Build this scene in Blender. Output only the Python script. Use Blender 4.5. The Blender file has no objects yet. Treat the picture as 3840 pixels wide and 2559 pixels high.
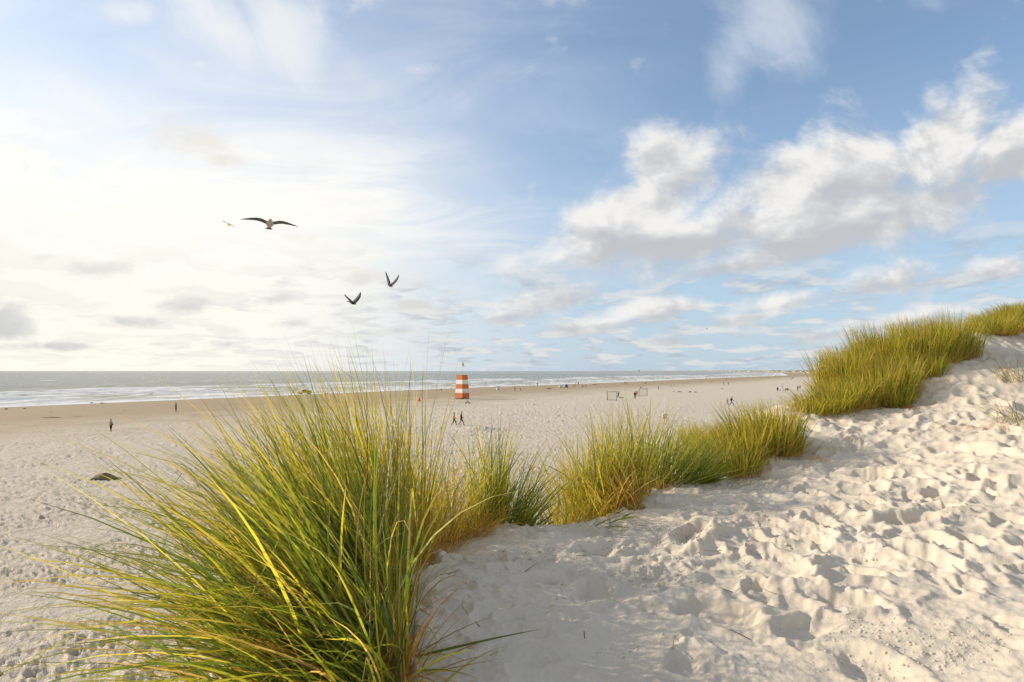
import bpy, bmesh, math, random
import numpy as np
from mathutils import Vector, Matrix

R = math.radians
random.seed(7)
rng = np.random.default_rng(11)
scene = bpy.context.scene
C = scene.collection

# ------------------------------------------------------------------ camera
CZ = 8.5                      # eye height above the sea (m)
F = 2133.0                    # focal length in photo pixels (20 mm lens)
CX, HY = 1920.0, 1391.5       # photo centre column, horizon row
cam_d = bpy.data.cameras.new('camera')
cam_d.lens = 20.0; cam_d.sensor_width = 36.0
cam_d.shift_y = (HY - 1279.5) / 3840.0
cam_d.clip_start = 0.05; cam_d.clip_end = 90000
cam = bpy.data.objects.new('camera', cam_d); C.objects.link(cam)
cam.location = (0, 0, CZ); cam.rotation_euler = (R(90), 0, 0)
scene.camera = cam

# ------------------------------------------------------------------ sun, view
SUN_AZ = R(-73)               # from +Y towards +X
SUN_EL = R(23)
SUN = Vector((math.sin(SUN_AZ) * math.cos(SUN_EL), math.cos(SUN_AZ) * math.cos(SUN_EL), math.sin(SUN_EL)))
sd = bpy.data.lights.new('sun', 'SUN'); sd.energy = 4.1; sd.angle = R(0.6); sd.color = (1.0, 0.86, 0.69)
so = bpy.data.objects.new('sun', sd); C.objects.link(so)
so.rotation_euler = (-SUN).to_track_quat('-Z', 'Y').to_euler()
scene.view_settings.view_transform = 'Standard'
scene.view_settings.look = 'None'
scene.view_settings.exposure = 0.24
scene.view_settings.gamma = 1.0
scene.view_settings.use_curve_mapping = False
scene.cycles.max_bounces = 5
scene.cycles.diffuse_bounces = 2
scene.cycles.glossy_bounces = 2
scene.cycles.transmission_bounces = 4
scene.cycles.transparent_max_bounces = 16

# ------------------------------------------------------------------ node helper
class NB:
    def __init__(s, nt): s.nt = nt
    def n(s, t, **kw):
        nd = s.nt.nodes.new(t)
        for k, v in kw.items(): setattr(nd, k, v)
        return nd
    def put(s, sock, v):
        if isinstance(v, bpy.types.NodeSocket): s.nt.links.new(v, sock)
        else: sock.default_value = v
    def m(s, op, a, b=None, c=None, clamp=False):
        nd = s.n('ShaderNodeMath', operation=op, use_clamp=clamp)
        s.put(nd.inputs[0], a)
        if b is not None: s.put(nd.inputs[1], b)
        if c is not None: s.put(nd.inputs[2], c)
        return nd.outputs[0]
    def add(s, a, b): return s.m('ADD', a, b)
    def sub(s, a, b): return s.m('SUBTRACT', a, b)
    def mul(s, a, b): return s.m('MULTIPLY', a, b)
    def div(s, a, b): return s.m('DIVIDE', a, b)
    def vm(s, op, a, b=None):
        nd = s.n('ShaderNodeVectorMath', operation=op)
        s.put(nd.inputs[0], a)
        if b is not None: s.put(nd.inputs[1], b)
        return nd.outputs['Value'] if op in ('DOT_PRODUCT', 'LENGTH') else nd.outputs[0]
    def xyz(s, a, b, c):
        nd = s.n('ShaderNodeCombineXYZ')
        for i, v in enumerate((a, b, c)): s.put(nd.inputs[i], v)
        return nd.outputs[0]
    def sep(s, v):
        nd = s.n('ShaderNodeSeparateXYZ'); s.put(nd.inputs[0], v); return nd.outputs
    def ss(s, v, a, b, x=0.0, y=1.0):
        nd = s.n('ShaderNodeMapRange', interpolation_type='SMOOTHSTEP')
        s.put(nd.inputs[0], v)
        for i, q in enumerate((a, b, x, y)): s.put(nd.inputs[i + 1], q)
        return nd.outputs[0]
    def noise(s, v, scale, detail=4, rough=0.55, dist=0.0, lac=2.0):
        nd = s.n('ShaderNodeTexNoise')
        s.put(nd.inputs['Vector'], v)
        for k, q in (('Scale', scale), ('Detail', detail), ('Roughness', rough), ('Distortion', dist), ('Lacunarity', lac)):
            s.put(nd.inputs[k], q)
        return nd.outputs[0]
    def mix(s, f, a, b):
        nd = s.n('ShaderNodeMix', data_type='RGBA')
        s.put(nd.inputs[0], f)
        for i, q in ((6, a), (7, b)):
            s.put(nd.inputs[i], q if isinstance(q, bpy.types.NodeSocket) else (*q, 1.0) if len(q) == 3 else q)
        return nd.outputs[2]
    def attr(s, name):
        return s.n('ShaderNodeAttribute', attribute_name=name)

# ------------------------------------------------------------------ world: physical sky with cloud cover
SKY_STRENGTH = 0.135
world = bpy.data.worlds.new('World'); scene.world = world; world.use_nodes = True
world.cycles.sampling_method = 'MANUAL'; world.cycles.sample_map_resolution = 512
wt = world.node_tree; wt.nodes.clear(); w = NB(wt)
sky = w.n('ShaderNodeTexSky', sky_type='NISHITA')
sky.sun_disc = False; sky.sun_elevation = SUN_EL; sky.sun_rotation = SUN_AZ
sky.air_density = 1.0; sky.dust_density = 0.6; sky.ozone_density = 2.2; sky.altitude = 10
dirv = w.n('ShaderNodeTexCoord').outputs['Generated']
dx, dy, dz = w.sep(dirv)
zc = w.m('MAXIMUM', dz, 0.004)
yc = w.m('MAXIMUM', dy, 0.12)
front = w.ss(dy, 0.12, 0.3)
cosg = w.vm('DOT_PRODUCT', dirv, tuple(SUN))
# gnomonic direction coordinates of the forward half of the sky
gu = w.div(dx, yc); gv = w.div(dz, yc)
def pxd(px, py): return ((px - CX) / F, (HY - py) / F)
# heaped clouds: column, row, half width, half height, weight, tilt of the long axis (degrees)
CUM = [(2850, 830, 800, 120, .62, 14), (3250, 750, 560, 150, .64, 16), (2490, 640, 120, 130, 1.0, 30), (2360, 830, 260, 110, 1.05, 28), (2560, 900, 330, 75, .9, 4), (2760, 850, 260, 80, .8, 12), (2960, 690, 230, 110, .85, 28),
       (3200, 660, 260, 150, .95, 20), (3490, 570, 170, 120, 1.0, 30), (3820, 570, 180, 90, 1.0, 28), (3400, 780, 300, 90, .8, 14),
       (3080, 900, 380, 60, .85, 12), (2780, 1000, 220, 34, .7, 8), (3300, 560, 130, 60, .6, 25),
       (3300, 1060, 240, 55, .66, 10), (3620, 1030, 240, 50, .62, 10), (2960, 1125, 240, 45, .62, 8), (3130, 1250, 190, 48, .64, 4), (3420, 1200, 230, 40, .56, 8),
       (2060, 1120, 230, 55, .62, 8), (2480, 1160, 230, 45, .62, 6), (2210, 1225, 240, 36, .58, 5), (2700, 1210, 190, 40, .58, 8), (1880, 1190, 170, 40, .58, 4), (2600, 1270, 300, 28, .5, 3)]
SOFT = [(2930, 70, 170, 180, 1.0, 60), (2740, 230, 190, 110, .75, 60), (3490, 10, 150, 60, .6, 0), (2690, 450, 80, 50, .5, 60),
        (780, 70, 300, 120, 1.0, -40), (1070, 130, 200, 150, 1.0, -50), (520, 40, 170, 60, .7, 0), (1500, 330, 500, 110, .5, -20), (1750, 560, 420, 120, .5, -25),
        (1560, 620, 110, 70, .5, 40), (1130, 600, 190, 100, .5, 0), (250, 330, 420, 90, .6, -12)]
GREY = [(740, 520, 170, 75, 1.05, -12), (830, 600, 130, 45, .8, -10), (1120, 890, 140, 40, .6, -12), (370, 1005, 150, 36, 1.0, -4),
        (160, 970, 60, 22, .8, 0), (690, 1140, 110, 36, 1.0, 4), (1250, 1010, 130, 40, .7, 0), (1050, 1120, 130, 28, .8, 6),
        (480, 1205, 120, 28, .9, 0), (20, 1210, 100, 70, 1.35, -10), (250, 1300, 140, 20, .9, 0), (1560, 1140, 110, 22, .8, 0),
        (840, 1290, 120, 20, .7, 0), (1340, 1040, 90, 40, .7, 0), (60, 1300, 120, 20, .9, 0), (1480, 1240, 150, 22, .7, 5), (1100, 1215, 110, 16, .6, 0), (620, 1290, 90, 16, .6, 0)]
uv1 = w.xyz(gu, gv, 1.0)
OFF = (-0.045, 0.055)                                   # the direction light comes from, across the clouds
def blobs(lst, grad=False):
    """tilted soft ovals in direction space (and how fast they fall off towards the light)"""
    tot = gsum = None
    for (px, py, rx, ry, a, rot) in lst:
        c = pxd(px, py); cr, sr = math.cos(R(rot)), math.sin(R(rot))
        k1 = (cr * F / rx, sr * F / rx); k2 = (-sr * F / ry, cr * F / ry)
        o1 = -(k1[0] * c[0] + k1[1] * c[1]); o2 = -(k2[0] * c[0] + k2[1] * c[1])
        e1 = w.vm('DOT_PRODUCT', uv1, (*k1, o1)); e2 = w.vm('DOT_PRODUCT', uv1, (*k2, o2))
        q = w.m('MULTIPLY_ADD', e1, e1, w.m('MULTIPLY_ADD', e2, e2, -math.log2(a)))
        g = w.m('POWER', 0.5, q)
        tot = g if tot is None else w.m('MAXIMUM', tot, g)
        if grad:
            d1 = k1[0] * OFF[0] + k1[1] * OFF[1]; d2 = k2[0] * OFF[0] + k2[1] * OFF[1]; h = 2 * math.log(2)
            d = w.vm('DOT_PRODUCT', uv1, (h * (d1 * k1[0] + d2 * k2[0]), h * (d1 * k1[1] + d2 * k2[1]), h * (d1 * o1 + d2 * o2)))
            gsum = w.mul(g, d) if gsum is None else w.m('MULTIPLY_ADD', g, d, gsum)
    return (tot, gsum) if grad else tot
def puff(u, v, sc, st, sd_, det=7):
    return w.noise(w.xyz(u, w.mul(v, st), sd_), sc, det, 0.60, 0.25)
bcum, bgrad = blobs(CUM, True)
n_a = puff(gu, gv, 6.5, 1.35, 3.7)
n_b = puff(w.add(gu, -0.026), w.add(gv, 0.032), 6.5, 1.35, 3.7, 4)    # the same noise a little nearer the sun
den = w.add(w.sub(bcum, 0.31), w.mul(w.sub(n_a, 0.5), 1.75))
a_cum = w.mul(w.mul(w.ss(den, -0.18, 0.36), 0.95), front)
lit = w.add(w.mul(w.sub(n_a, n_b), 1.7), w.mul(w.m('MAXIMUM', w.m('MINIMUM', bgrad, 0.8), -0.8), 0.20))
lit = w.ss(w.add(lit, w.mul(den, -0.20)), -0.42, 0.32)
tear = w.noise(w.xyz(w.add(gu, w.mul(gv, 0.45)), w.mul(gv, 0.8), 1.3), 6.5, 7, 0.60, 0.35)
den_s = w.add(w.sub(blobs(SOFT), 0.42), w.mul(w.sub(tear, 0.5), 1.5))
a_soft = w.mul(w.mul(w.ss(den_s, -0.14, 0.75), 0.8), front)
gn = w.noise(w.xyz(gu, w.mul(gv, 1.9), 9.1), 12.0, 5, 0.6, 0.2)
den_g = w.add(w.sub(blobs(GREY), 0.45), w.mul(w.sub(gn, 0.5), 1.6))
a_grey = w.mul(w.mul(w.ss(den_g, -0.10, 0.6), 0.8), front)
# the general field of small heaps towards the horizon, all round
def field(z):
    P = w.xyz(w.div(dx, w.add(z, 0.15)), w.div(dy, w.add(z, 0.15)), 0.0)
    return w.noise(P, 2.5, 6, 0.6, 0.2)
fz = field(zc); fz2 = field(w.add(zc, 0.016))
cover = w.mul(w.ss(zc, 0.25, 0.10), w.ss(zc, 0.0, 0.02, 0.4, 1.0))
a_fld = w.mul(w.mul(w.ss(fz, 0.46, 0.60), cover), 0.78)
lit_f = w.ss(w.sub(fz, fz2), -0.12, 0.14)
# cirrus streaks, and thin forward-scattering haze that brightens towards the sun and thickens low down
cir = w.noise(w.vm('MULTIPLY', w.xyz(w.div(dx, w.add(zc, 0.25)), w.div(dy, w.add(zc, 0.25)), 0.0), (1.0, 2.3, 1.0)), 1.5, 5, 0.6, 1.0)
phase = w.m('POWER', w.m('MAXIMUM', w.add(w.mul(cosg, 0.5), 0.5), 0.0), 3.6)
thick = w.ss(dz, 0.52, 0.14, 0.22, 1.0)
veil = w.add(w.mul(w.ss(cir, 0.36, 0.72), 0.62), w.mul(w.ss(phase, 0.05, 0.50), 0.90))
veil = w.mul(w.mul(veil, thick), w.ss(w.add(w.mul(phase, 2.0), w.mul(cir, 0.4)), 0.25, 0.90))
veil = w.m('MINIMUM', veil, 0.96)
IS = 1.0 / (SKY_STRENGTH * 2 ** scene.view_settings.exposure)
def col(c): return tuple(k * IS for k in c)
vcol = w.mix(w.ss(phase, 0.06, 0.5), col((0.68, 0.76, 0.92)), col((1.08, 1.05, 1.0)))
skyc = w.mix(0.13, w.vm('MULTIPLY', sky.outputs[0], (0.94, 1.06, 1.10)), col((0.72, 0.80, 0.92)))      # thin even high haze
base = w.mix(veil, skyc, vcol)
# pale air low over the horizon
hz = w.mul(w.ss(zc, 0.48, 0.0), 0.80)
hcol = w.mix(w.ss(phase, 0.10, 0.52), col((0.50, 0.63, 0.78)), col((1.0, 0.96, 0.86)))
base = w.mix(hz, base, hcol)
def cloudcol(l, dark, light): return w.mix(l, col(dark), col(light))
warm = w.ss(phase, 0.25, 0.7)
a_fld = w.mul(a_fld, w.sub(1.0, w.mul(warm, 0.55)))
fld_col = cloudcol(lit_f, (0.40, 0.46, 0.55), (0.80, 0.79, 0.77))
fld_col = w.mix(w.mul(warm, 0.8), fld_col, col((0.82, 0.80, 0.73)))
base = w.mix(a_fld, base, fld_col)
base = w.mix(a_soft, base, w.mix(warm, col((0.66, 0.73, 0.82)), col((0.98, 0.98, 0.95))))
grey_col = w.mix(w.ss(dz, 0.04, 0.2), col((0.58, 0.60, 0.61)), col((0.86, 0.81, 0.74)))
base = w.mix(a_grey, base, grey_col)
cum_col = w.mix(w.ss(lit, 0.0, 0.55), col((0.55, 0.56, 0.59)), col((0.68, 0.68, 0.69)))
cum_col = w.mix(w.ss(lit, 0.4, 1.0), cum_col, col((0.93, 0.91, 0.88)))
base = w.mix(a_cum, base, cum_col)
# unseen broken clouds over and behind the viewer, added to warm the fill light
bk = w.noise(w.xyz(w.div(dx, w.add(zc, 0.45)), w.div(dy, w.add(zc, 0.45)), 5.0), 2.0, 5, 0.58, 0.2)
base = w.mix(w.mul(w.mul(w.ss(bk, 0.44, 0.58), w.sub(1.0, front)), 0.85), base, col((0.80, 0.78, 0.75)))
bg = w.n('ShaderNodeBackground'); w.put(bg.inputs[0], base); bg.inputs[1].default_value = SKY_STRENGTH
wo = w.n('ShaderNodeOutputWorld'); wt.links.new(bg.outputs[0], wo.inputs[0])

# ------------------------------------------------------------------ object helpers
def tag(o, label=None, cat=None, group=None, kind=None):
    if label: o['label'] = label
    if cat: o['category'] = cat
    if group: o['group'] = group
    if kind: o['kind'] = kind
    return o
def empty(name, loc=(0, 0, 0), rz=0.0):
    o = bpy.data.objects.new(name, None); C.objects.link(o)
    o.location = loc; o.rotation_euler = (0, 0, rz); o.empty_display_size = 0.2
    return o
def link(name, me, mat=None, parent=None, loc=None):
    o = bpy.data.objects.new(name, me); C.objects.link(o)
    if mat is not None and not me.materials: me.materials.append(mat)
    if parent is not None: o.parent = parent
    if loc is not None: o.location = loc
    return o
def mesh_np(name, co, faces, smooth=True):
    me = bpy.data.meshes.new(name)
    co = np.asarray(co, np.float32); faces = np.asarray(faces, np.int32)
    n = faces.shape[1]
    me.vertices.add(len(co)); me.vertices.foreach_set('co', co.ravel())
    me.loops.add(faces.size); me.loops.foreach_set('vertex_index', faces.ravel())
    me.polygons.add(len(faces))
    me.polygons.foreach_set('loop_start', np.arange(0, faces.size, n, dtype=np.int32))
    me.polygons.foreach_set('loop_total', np.full(len(faces), n, np.int32))
    if smooth: me.polygons.foreach_set('use_smooth', np.ones(len(faces), bool))
    me.update(calc_edges=True)
    return me
def bm_mesh(name, bm, smooth=False):
    me = bpy.data.meshes.new(name)
    bmesh.ops.recalc_face_normals(bm, faces=bm.faces)
    if smooth:
        for f in bm.faces: f.smooth = True
    bm.to_mesh(me); bm.free(); return me
def bm_box(bm, c, s, rot=None, taper=1.0):
    r = bmesh.ops.create_cube(bm, size=1.0)['verts']
    for v in r:
        k = taper if v.co.z > 0 else 1.0
        p = Vector((v.co.x * s[0] * k, v.co.y * s[1] * k, v.co.z * s[2]))
        if rot is not None: p = rot @ p
        v.co = p + Vector(c)
    return r
def bm_tube(bm, pts, r, seg=8, cap=True):
    pts = [Vector(p) for p in pts]
    rr = r if isinstance(r, (list, tuple)) else [r] * len(pts)
    rings = []
    for i, p in enumerate(pts):
        t = (pts[min(i + 1, len(pts) - 1)] - pts[max(i - 1, 0)]).normalized()
        a = Vector((0, 0, 1)) if abs(t.z) < 0.9 else Vector((1, 0, 0))
        u = t.cross(a).normalized(); v = t.cross(u)
        rings.append([bm.verts.new(p + (u * math.cos(2 * math.pi * k / seg) + v * math.sin(2 * math.pi * k / seg)) * rr[i]) for k in range(seg)])
    for a, b in zip(rings, rings[1:]):
        for k in range(seg): bm.faces.new((a[k], a[(k + 1) % seg], b[(k + 1) % seg], b[k]))
    if cap:
        bm.faces.new(rings[0]); bm.faces.new(rings[-1][::-1])
def smoothstep(x, a, b):
    t = np.clip((x - a) / (b - a), 0, 1); return t * t * (3 - 2 * t)

# ------------------------------------------------------------------ numpy noise
_P = np.random.default_rng(3).permutation(1024).astype(np.int32)
def _h(ix, iy, seed):
    return _P[(_P[(ix + seed * 131) & 1023] + iy) & 1023]
def perlin(x, y, seed=0):
    x0 = np.floor(x); y0 = np.floor(y); fx = x - x0; fy = y - y0
    ix = x0.astype(np.int64).astype(np.int32); iy = y0.astype(np.int64).astype(np.int32)
    u = fx * fx * fx * (fx * (fx * 6 - 15) + 10); v = fy * fy * fy * (fy * (fy * 6 - 15) + 10)
    def g(jx, jy, ax, ay):
        a = _h(jx, jy, seed) * (2 * math.pi / 1024)
        return np.cos(a) * ax + np.sin(a) * ay
    n00 = g(ix, iy, fx, fy); n10 = g(ix + 1, iy, fx - 1, fy)
    n01 = g(ix, iy + 1, fx, fy - 1); n11 = g(ix + 1, iy + 1, fx - 1, fy - 1)
    return ((n00 * (1 - u) + n10 * u) * (1 - v) + (n01 * (1 - u) + n11 * u) * v) * 1.4
def fbm(x, y, octv, seed=0, gain=0.5):
    s = 0; a = 1; t = 0
    for i in range(octv):
        s = s + a * perlin(x * 2 ** i + 17.3 * i, y * 2 ** i - 9.1 * i, seed + i); t += a; a *= gain
    return s / t
def pits(x, y, cell, prob, ln, wd, seed, rim=0.45):
    """footprints: one possible oval pit with a pushed-up rim per cell, random heading"""
    cx = np.floor(x / cell).astype(np.int32); cy = np.floor(y / cell).astype(np.int32)
    out = np.zeros_like(x)
    for i in (-1, 0, 1):
        for j in (-1, 0, 1):
            jx = cx + i; jy = cy + j
            h = _h(jx, jy, seed).astype(np.float64); h2 = _h(jy, jx, seed + 5).astype(np.float64); h3 = _h(jx + 7, jy - 3, seed + 9) / 1024.0
            px = (jx + h / 1024) * cell; py = (jy + h2 / 1024) * cell
            a = h3 * 6.283 * 3
            ca, sa = np.cos(a), np.sin(a)
            sz = 0.65 + 0.7 * ((h * 7 + h2 * 3) % 101) / 101
            u = ((x - px) * ca + (y - py) * sa) / (ln * sz); v = (-(x - px) * sa + (y - py) * ca) / (wd * sz)
            q = u * u + v * v
            on = (((h * 13 + h2 * 29) % 997) / 997 < prob)
            sq = np.sqrt(q); f = -(1 - smoothstep(sq, 0.55, 1.12)) * (1 - .25 * u) + rim * np.exp(-((sq - 1.30 + 0.2 * u) ** 2) * 14.0)
            out += np.where(on, f * sz, 0)
    return out

# ------------------------------------------------------------------ terrain shape
SHORE = np.array([(-2600, -3870), (-120, 133), (-29, 279), (74, 417), (255, 697), (515, 1066), (1180, 2500), (1850, 4500), (2750, 8000), (6000, 22000), (9000, 60000)], float)
def poly_sd(x, y, pts):
    """signed distance to a polyline (positive on its right) and length along it"""
    best = np.full(x.shape, 1e18); sd = np.zeros_like(x); al = np.zeros_like(x); acc = 0.0
    for i in range(len(pts) - 1):
        a = pts[i]; d = pts[i + 1] - a; L = math.hypot(*d); d = d / L
        rx = x - a[0]; ry = y - a[1]
        t = rx * d[0] + ry * d[1]; tc = np.clip(t, 0, L)
        ex = rx - tc * d[0]; ey = ry - tc * d[1]; q = ex * ex + ey * ey
        s = rx * d[1] - ry * d[0]
        up = q < best - 1e-9
        best = np.where(up, q, best); sd = np.where(up, np.where(s >= 0, 1, -1) * np.sqrt(q), sd); al = np.where(up, acc + tc, al)
        acc += L
    return sd, al
K = 0.82                      # near-dune scale: eye 1.1 m above the sand shelf
def near(px, drop_or_y, d): return ((px - CX) / F * d, d)
EDGE_IMG = [(1400, 2.47), (1500, 3.5), (1530, 4.1), (1850, 4.85), (2230, 5.05), (2400, 6.2), (2690, 7.3), (2850, 7.9), (2930, 8.6), (2950, 9.4), (3100, 9.7), (3200, 10.2), (3330, 10.6), (3500, 10.9), (3600, 11.2), (3660, 12.0), (3840, 13.6)]
EDGE = [(-60, -90), (-25, -36), (-6, -7), (-1.5, -0.5), (-0.85, 1.2)] + [near(px, 0, d) for px, d in EDGE_IMG] + [(16, 17), (24, 22), (40, 32), (80, 55), (200, 130), (600, 300)]
EDGE = np.array(EDGE, float) * K
def cp(px, py, d): return ((px - CX) / F * d, d, (HY - py) / F * d)       # a ground point from photo column, row and distance
CTRL = [(-3, -6, -1.3), (-.9, 1.2, -1.35), (-.6, 2.47, -1.36), (-.75, 3.5, -1.36), (-.75, 4.1, -1.36), (-.16, 4.85, -1.35), (.73, 5.05, -1.37), (1.40, 6.2, -1.31),
        cp(2700, 1795, 7.15), cp(2850, 1730, 7.5), cp(3000, 1672, 7.9), cp(3000, 1585, 8.6), cp(2960, 1560, 8.9), cp(3100, 1552, 9.1), cp(3250, 1530, 9.3), cp(3350, 1512, 9.4),
        cp(3220, 1465, 9.9), cp(3330, 1443, 10.0), cp(3420, 1418, 10.1), cp(3500, 1382, 10.2), cp(3600, 1364, 10.3), cp(3690, 1360, 10.4), cp(3660, 1262, 11.6), cp(3750, 1248, 12.5), cp(3840, 1215, 13.2),
        cp(3300, 1600, 8.3), cp(3840, 1500, 8.3), cp(3700, 1420, 9.2), cp(3840, 1385, 9.8), cp(3840, 1300, 11.5), cp(3600, 1500, 8.8), cp(3450, 1560, 8.4),
        (24, 22, 2.4), (40, 32, 3.0), (30, 20, 3.0), (22, 12, 2.4),
        (4.5, 5, -1.17), (5.67, 6.3, -.86), (2.07, 2.3, -1.25), (4.66, 7.2, -1.08), (3.04, 6.0, -1.32), (.3, 2.5, -1.36), (.4, 3.6, -1.38), (1.5, 4.0, -1.38),
        (2.3, 5.0, -1.33), (8, 4, -.5), (12, 6, .4), (12, 0, .3), (5, -4, -1.0), (18, -10, 1.2), (0, -12, -1.1), (0, 0, -1.35), (2, 0, -1.28), (4, 2, -1.1), (60, 40, 4), (60, -40, 4), (0, -60, -.5)]
CT = np.array(CTRL, float) * K
def _tps():
    P = CT[:, :2]; n = len(P)
    d2 = ((P[:, None] - P[None]) ** 2).sum(-1)
    A = np.where(d2 > 0, 0.5 * d2 * np.log(d2 + 1e-12), 0) + np.eye(n) * 0.004
    Q = np.c_[np.ones(n), P]
    M = np.block([[A, Q], [Q.T, np.zeros((3, 3))]])
    return np.linalg.solve(M, np.r_[CT[:, 2], np.zeros(3)])
_TW = _tps()
def tps(x, y):
    z = _TW[-3] + _TW[-2] * x + _TW[-1] * y
    for i in range(len(CT)):
        d2 = (x - CT[i, 0]) ** 2 + (y - CT[i, 1]) ** 2
        z = z + _TW[i] * 0.5 * d2 * np.log(d2 + 1e-12)
    return z
TRAILS = [[(2.7, 3.1), (3.4, 4.2), (5.6, 6.9), (8.3, 9.6), (10.2, 11.8)], [(1.5, 3.2), (1.9, 3.7), (3.6, 5.4), (5.2, 7.6), (6.6, 8.9)], [(3.9, 3.4), (4.6, 4.4), (6.8, 6.6), (8.8, 8.2)], [(.2, 3.4), (1.5, 4.9), (3.2, 6.6)]]
def _prints():
    r2 = np.random.default_rng(17); out = []
    for tr in TRAILS:
        P = np.array(tr) * K; seg = np.hypot(*np.diff(P, axis=0).T); L = np.r_[0, np.cumsum(seg)]; side = 1; t = .1
        while t < L[-1]:
            px_, py_ = np.interp(t, L, P[:, 0]), np.interp(t, L, P[:, 1]); qx, qy = np.interp(t + .05, L, P[:, 0]), np.interp(t + .05, L, P[:, 1])
            a = math.atan2(qy - py_, qx - px_); o = side * .10 + r2.normal() * .025
            out.append((px_ - math.sin(a) * o, py_ + math.cos(a) * o, a + r2.normal() * .18, r2.uniform(.85, 1.2), r2.uniform(.55, 1.1))); side = -side; t += r2.uniform(.42, .58)
    return out
PRINTS = _prints()
def trail_prints(x, y):
    z = np.zeros_like(x)
    for cx, cy, a, sz, dp in PRINTS:
        m = (np.abs(x - cx) < .42) & (np.abs(y - cy) < .42)
        if not m.any(): continue
        ex, ey = x[m] - cx, y[m] - cy; u = (ex * math.cos(a) + ey * math.sin(a)) / (.135 * sz); v = (-ex * math.sin(a) + ey * math.cos(a)) / (.062 * sz * (1 + .25 * np.clip(u, -1, 1)))
        q = np.sqrt(u * u + v * v)
        z[m] += dp * (-.040 * (1 - smoothstep(q, .62, 1.12)) * (1 + .25 * u.clip(-1, 1)) + .020 * np.exp(-((q - 1.32) ** 2) * 12) + .022 * np.exp(-((u + 1.5) ** 2) * 5 - (v * .7) ** 2))
    return z
def terrain(x, y, detail=True):
    """height, shoreline distance, dune mask, vegetation mask of far dunes"""
    x = np.asarray(x, float); y = np.asarray(y, float)
    r = np.hypot(x, y)
    D, A = poly_sd(x, y, SHORE)
    beach = np.where(D > 0, 1.25 * (1 - np.exp(-np.maximum(D, 0) / 55)) + 0.0005 * np.maximum(D, 0), np.maximum(D * 0.03, -2.5))
    beach = beach + np.where(D > 0, 0.10 * fbm(x / 23, y / 23, 3, 5) * smoothstep(D, 8, 60), 0)
    # far dune belt along the coast
    s, al = poly_sd(x, y, EDGE)               # right of the edge = inland
    far = smoothstep(np.where(y > 100, y, 0) + 0 * r, 170, 300)
    wob = D + 16 * fbm(A / 70, 0 * A + .3, 2, 21) + 8 * fbm(x / 30, y / 30, 2, 22)
    inl = smoothstep(wob, 138, 190) * far
    hummock = 0.5 + 0.9 * np.abs(fbm(x / 45, y / 45, 4, 31)) * 2 + 0.4 * fbm(x / 160, y / 160, 2, 33)
    belt = inl * (2.4 + 4.2 * hummock) * (1 + 0.5 * smoothstep(r, 800, 3000))
    veg = smoothstep(belt + 1.1 * fbm(x / 9, y / 9, 3, 41), 0.9, 2.2) * smoothstep(fbm(x / 14, y / 14, 3, 42), -0.25, 0.05)
    z = beach + belt
    # low hummocks on the beach
    for hx, hy, hr, hh in HUMMOCK:
        q = ((x - hx) / hr) ** 2 + ((y - hy) / (hr * .8)) ** 2
        z = z + hh * np.exp(-q) * (1 + 0.5 * fbm(x / .9, y / .9, 3, 55))
    # near dune
    m = r < 330
    zd = np.full(x.shape, -50.0)
    if m.any():
        xm, ym = x[m], y[m]
        t = np.clip(tps(xm, ym), -1.6, 4.5)
        sm = -s[m] + 0.10 * K * fbm(xm / .5, ym / .5, 3, 61)
        t = t - 0.80 * (np.sqrt(np.maximum(sm + .12, 0) ** 2 + 0.16) - 0.4)
        zd[m] = CZ + t * 1.0
    dune = smoothstep(zd - z, -0.4, 0.9)
    k = 0.5
    hh = np.clip(0.5 + 0.5 * (zd - z) / k, 0, 1)
    z = z * (1 - hh) + zd * hh + k * hh * (1 - hh) * -0.0
    if not detail: return z, D, dune, veg
    # ---- sand relief on the near dune
    n = (r < 45) & (dune > 0.02)
    if n.any():
        xm, ym = x[n], y[n]
        shelf = smoothstep(ym * 0.9 - xm * 0.55, 0.6, 2.2)          # trodden shelf versus blown slope
        rough = np.clip(0.22 + 0.72 * shelf + 0.5 * fbm(xm / 1.3, ym / 1.3, 2, 71), 0.12, 1.2)
        wx = xm + 0.09 * fbm(xm / .3, ym / .3, 4, 75, .6); wy = ym + 0.09 * fbm(xm / .3 + 9, ym / .3, 4, 76, .6)
        d = 0.070 * fbm(xm / 1.05 + .2 * fbm(xm / .5, ym / .5, 2, 69), ym / .85, 3, 72, .45)
        rid = 1 - np.abs(fbm(wx / .42, wy / .42, 3, 73)) * 2.2
        d = d + 0.046 * rough * np.maximum(rid, -0.2) ** 2
        d = d + 0.0022 * np.sin((xm * .8 + ym * .6) * 85 + 7 * fbm(xm / .6, ym / .6, 2, 74)) * smoothstep(rough, .55, .25)
        d = d + 0.046 * (.35 + .65 * rough) * pits(wx, wy, 0.42, 0.45, 0.150, 0.080, 3) + trail_prints(xm + .75 * (wx - xm), ym + .75 * (wy - ym)) * (.75 + .6 * fbm(xm / .12, ym / .12, 3, 70))
        d = d + 0.018 * rough * pits(wx + 3.3, wy, 0.23, 0.5, 0.07, 0.05, 8)
        crumb = smoothstep(fbm(xm / .5, ym / .5, 3, 77), -0.02, 0.25) * np.clip(rough, 0, 1)
        d = d + 0.030 * crumb * np.maximum(fbm(xm / .055, ym / .055, 3, 78), -0.1)
        d = d + 0.005 * fbm(xm / .03, ym / .03, 2, 79)
        z[n] += d * np.minimum(dune[n], 1) * smoothstep(r[n], 45, 20)
    # ---- trodden dry beach
    n = (r < 220) & (D > 20) & (dune < 0.98)
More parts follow.
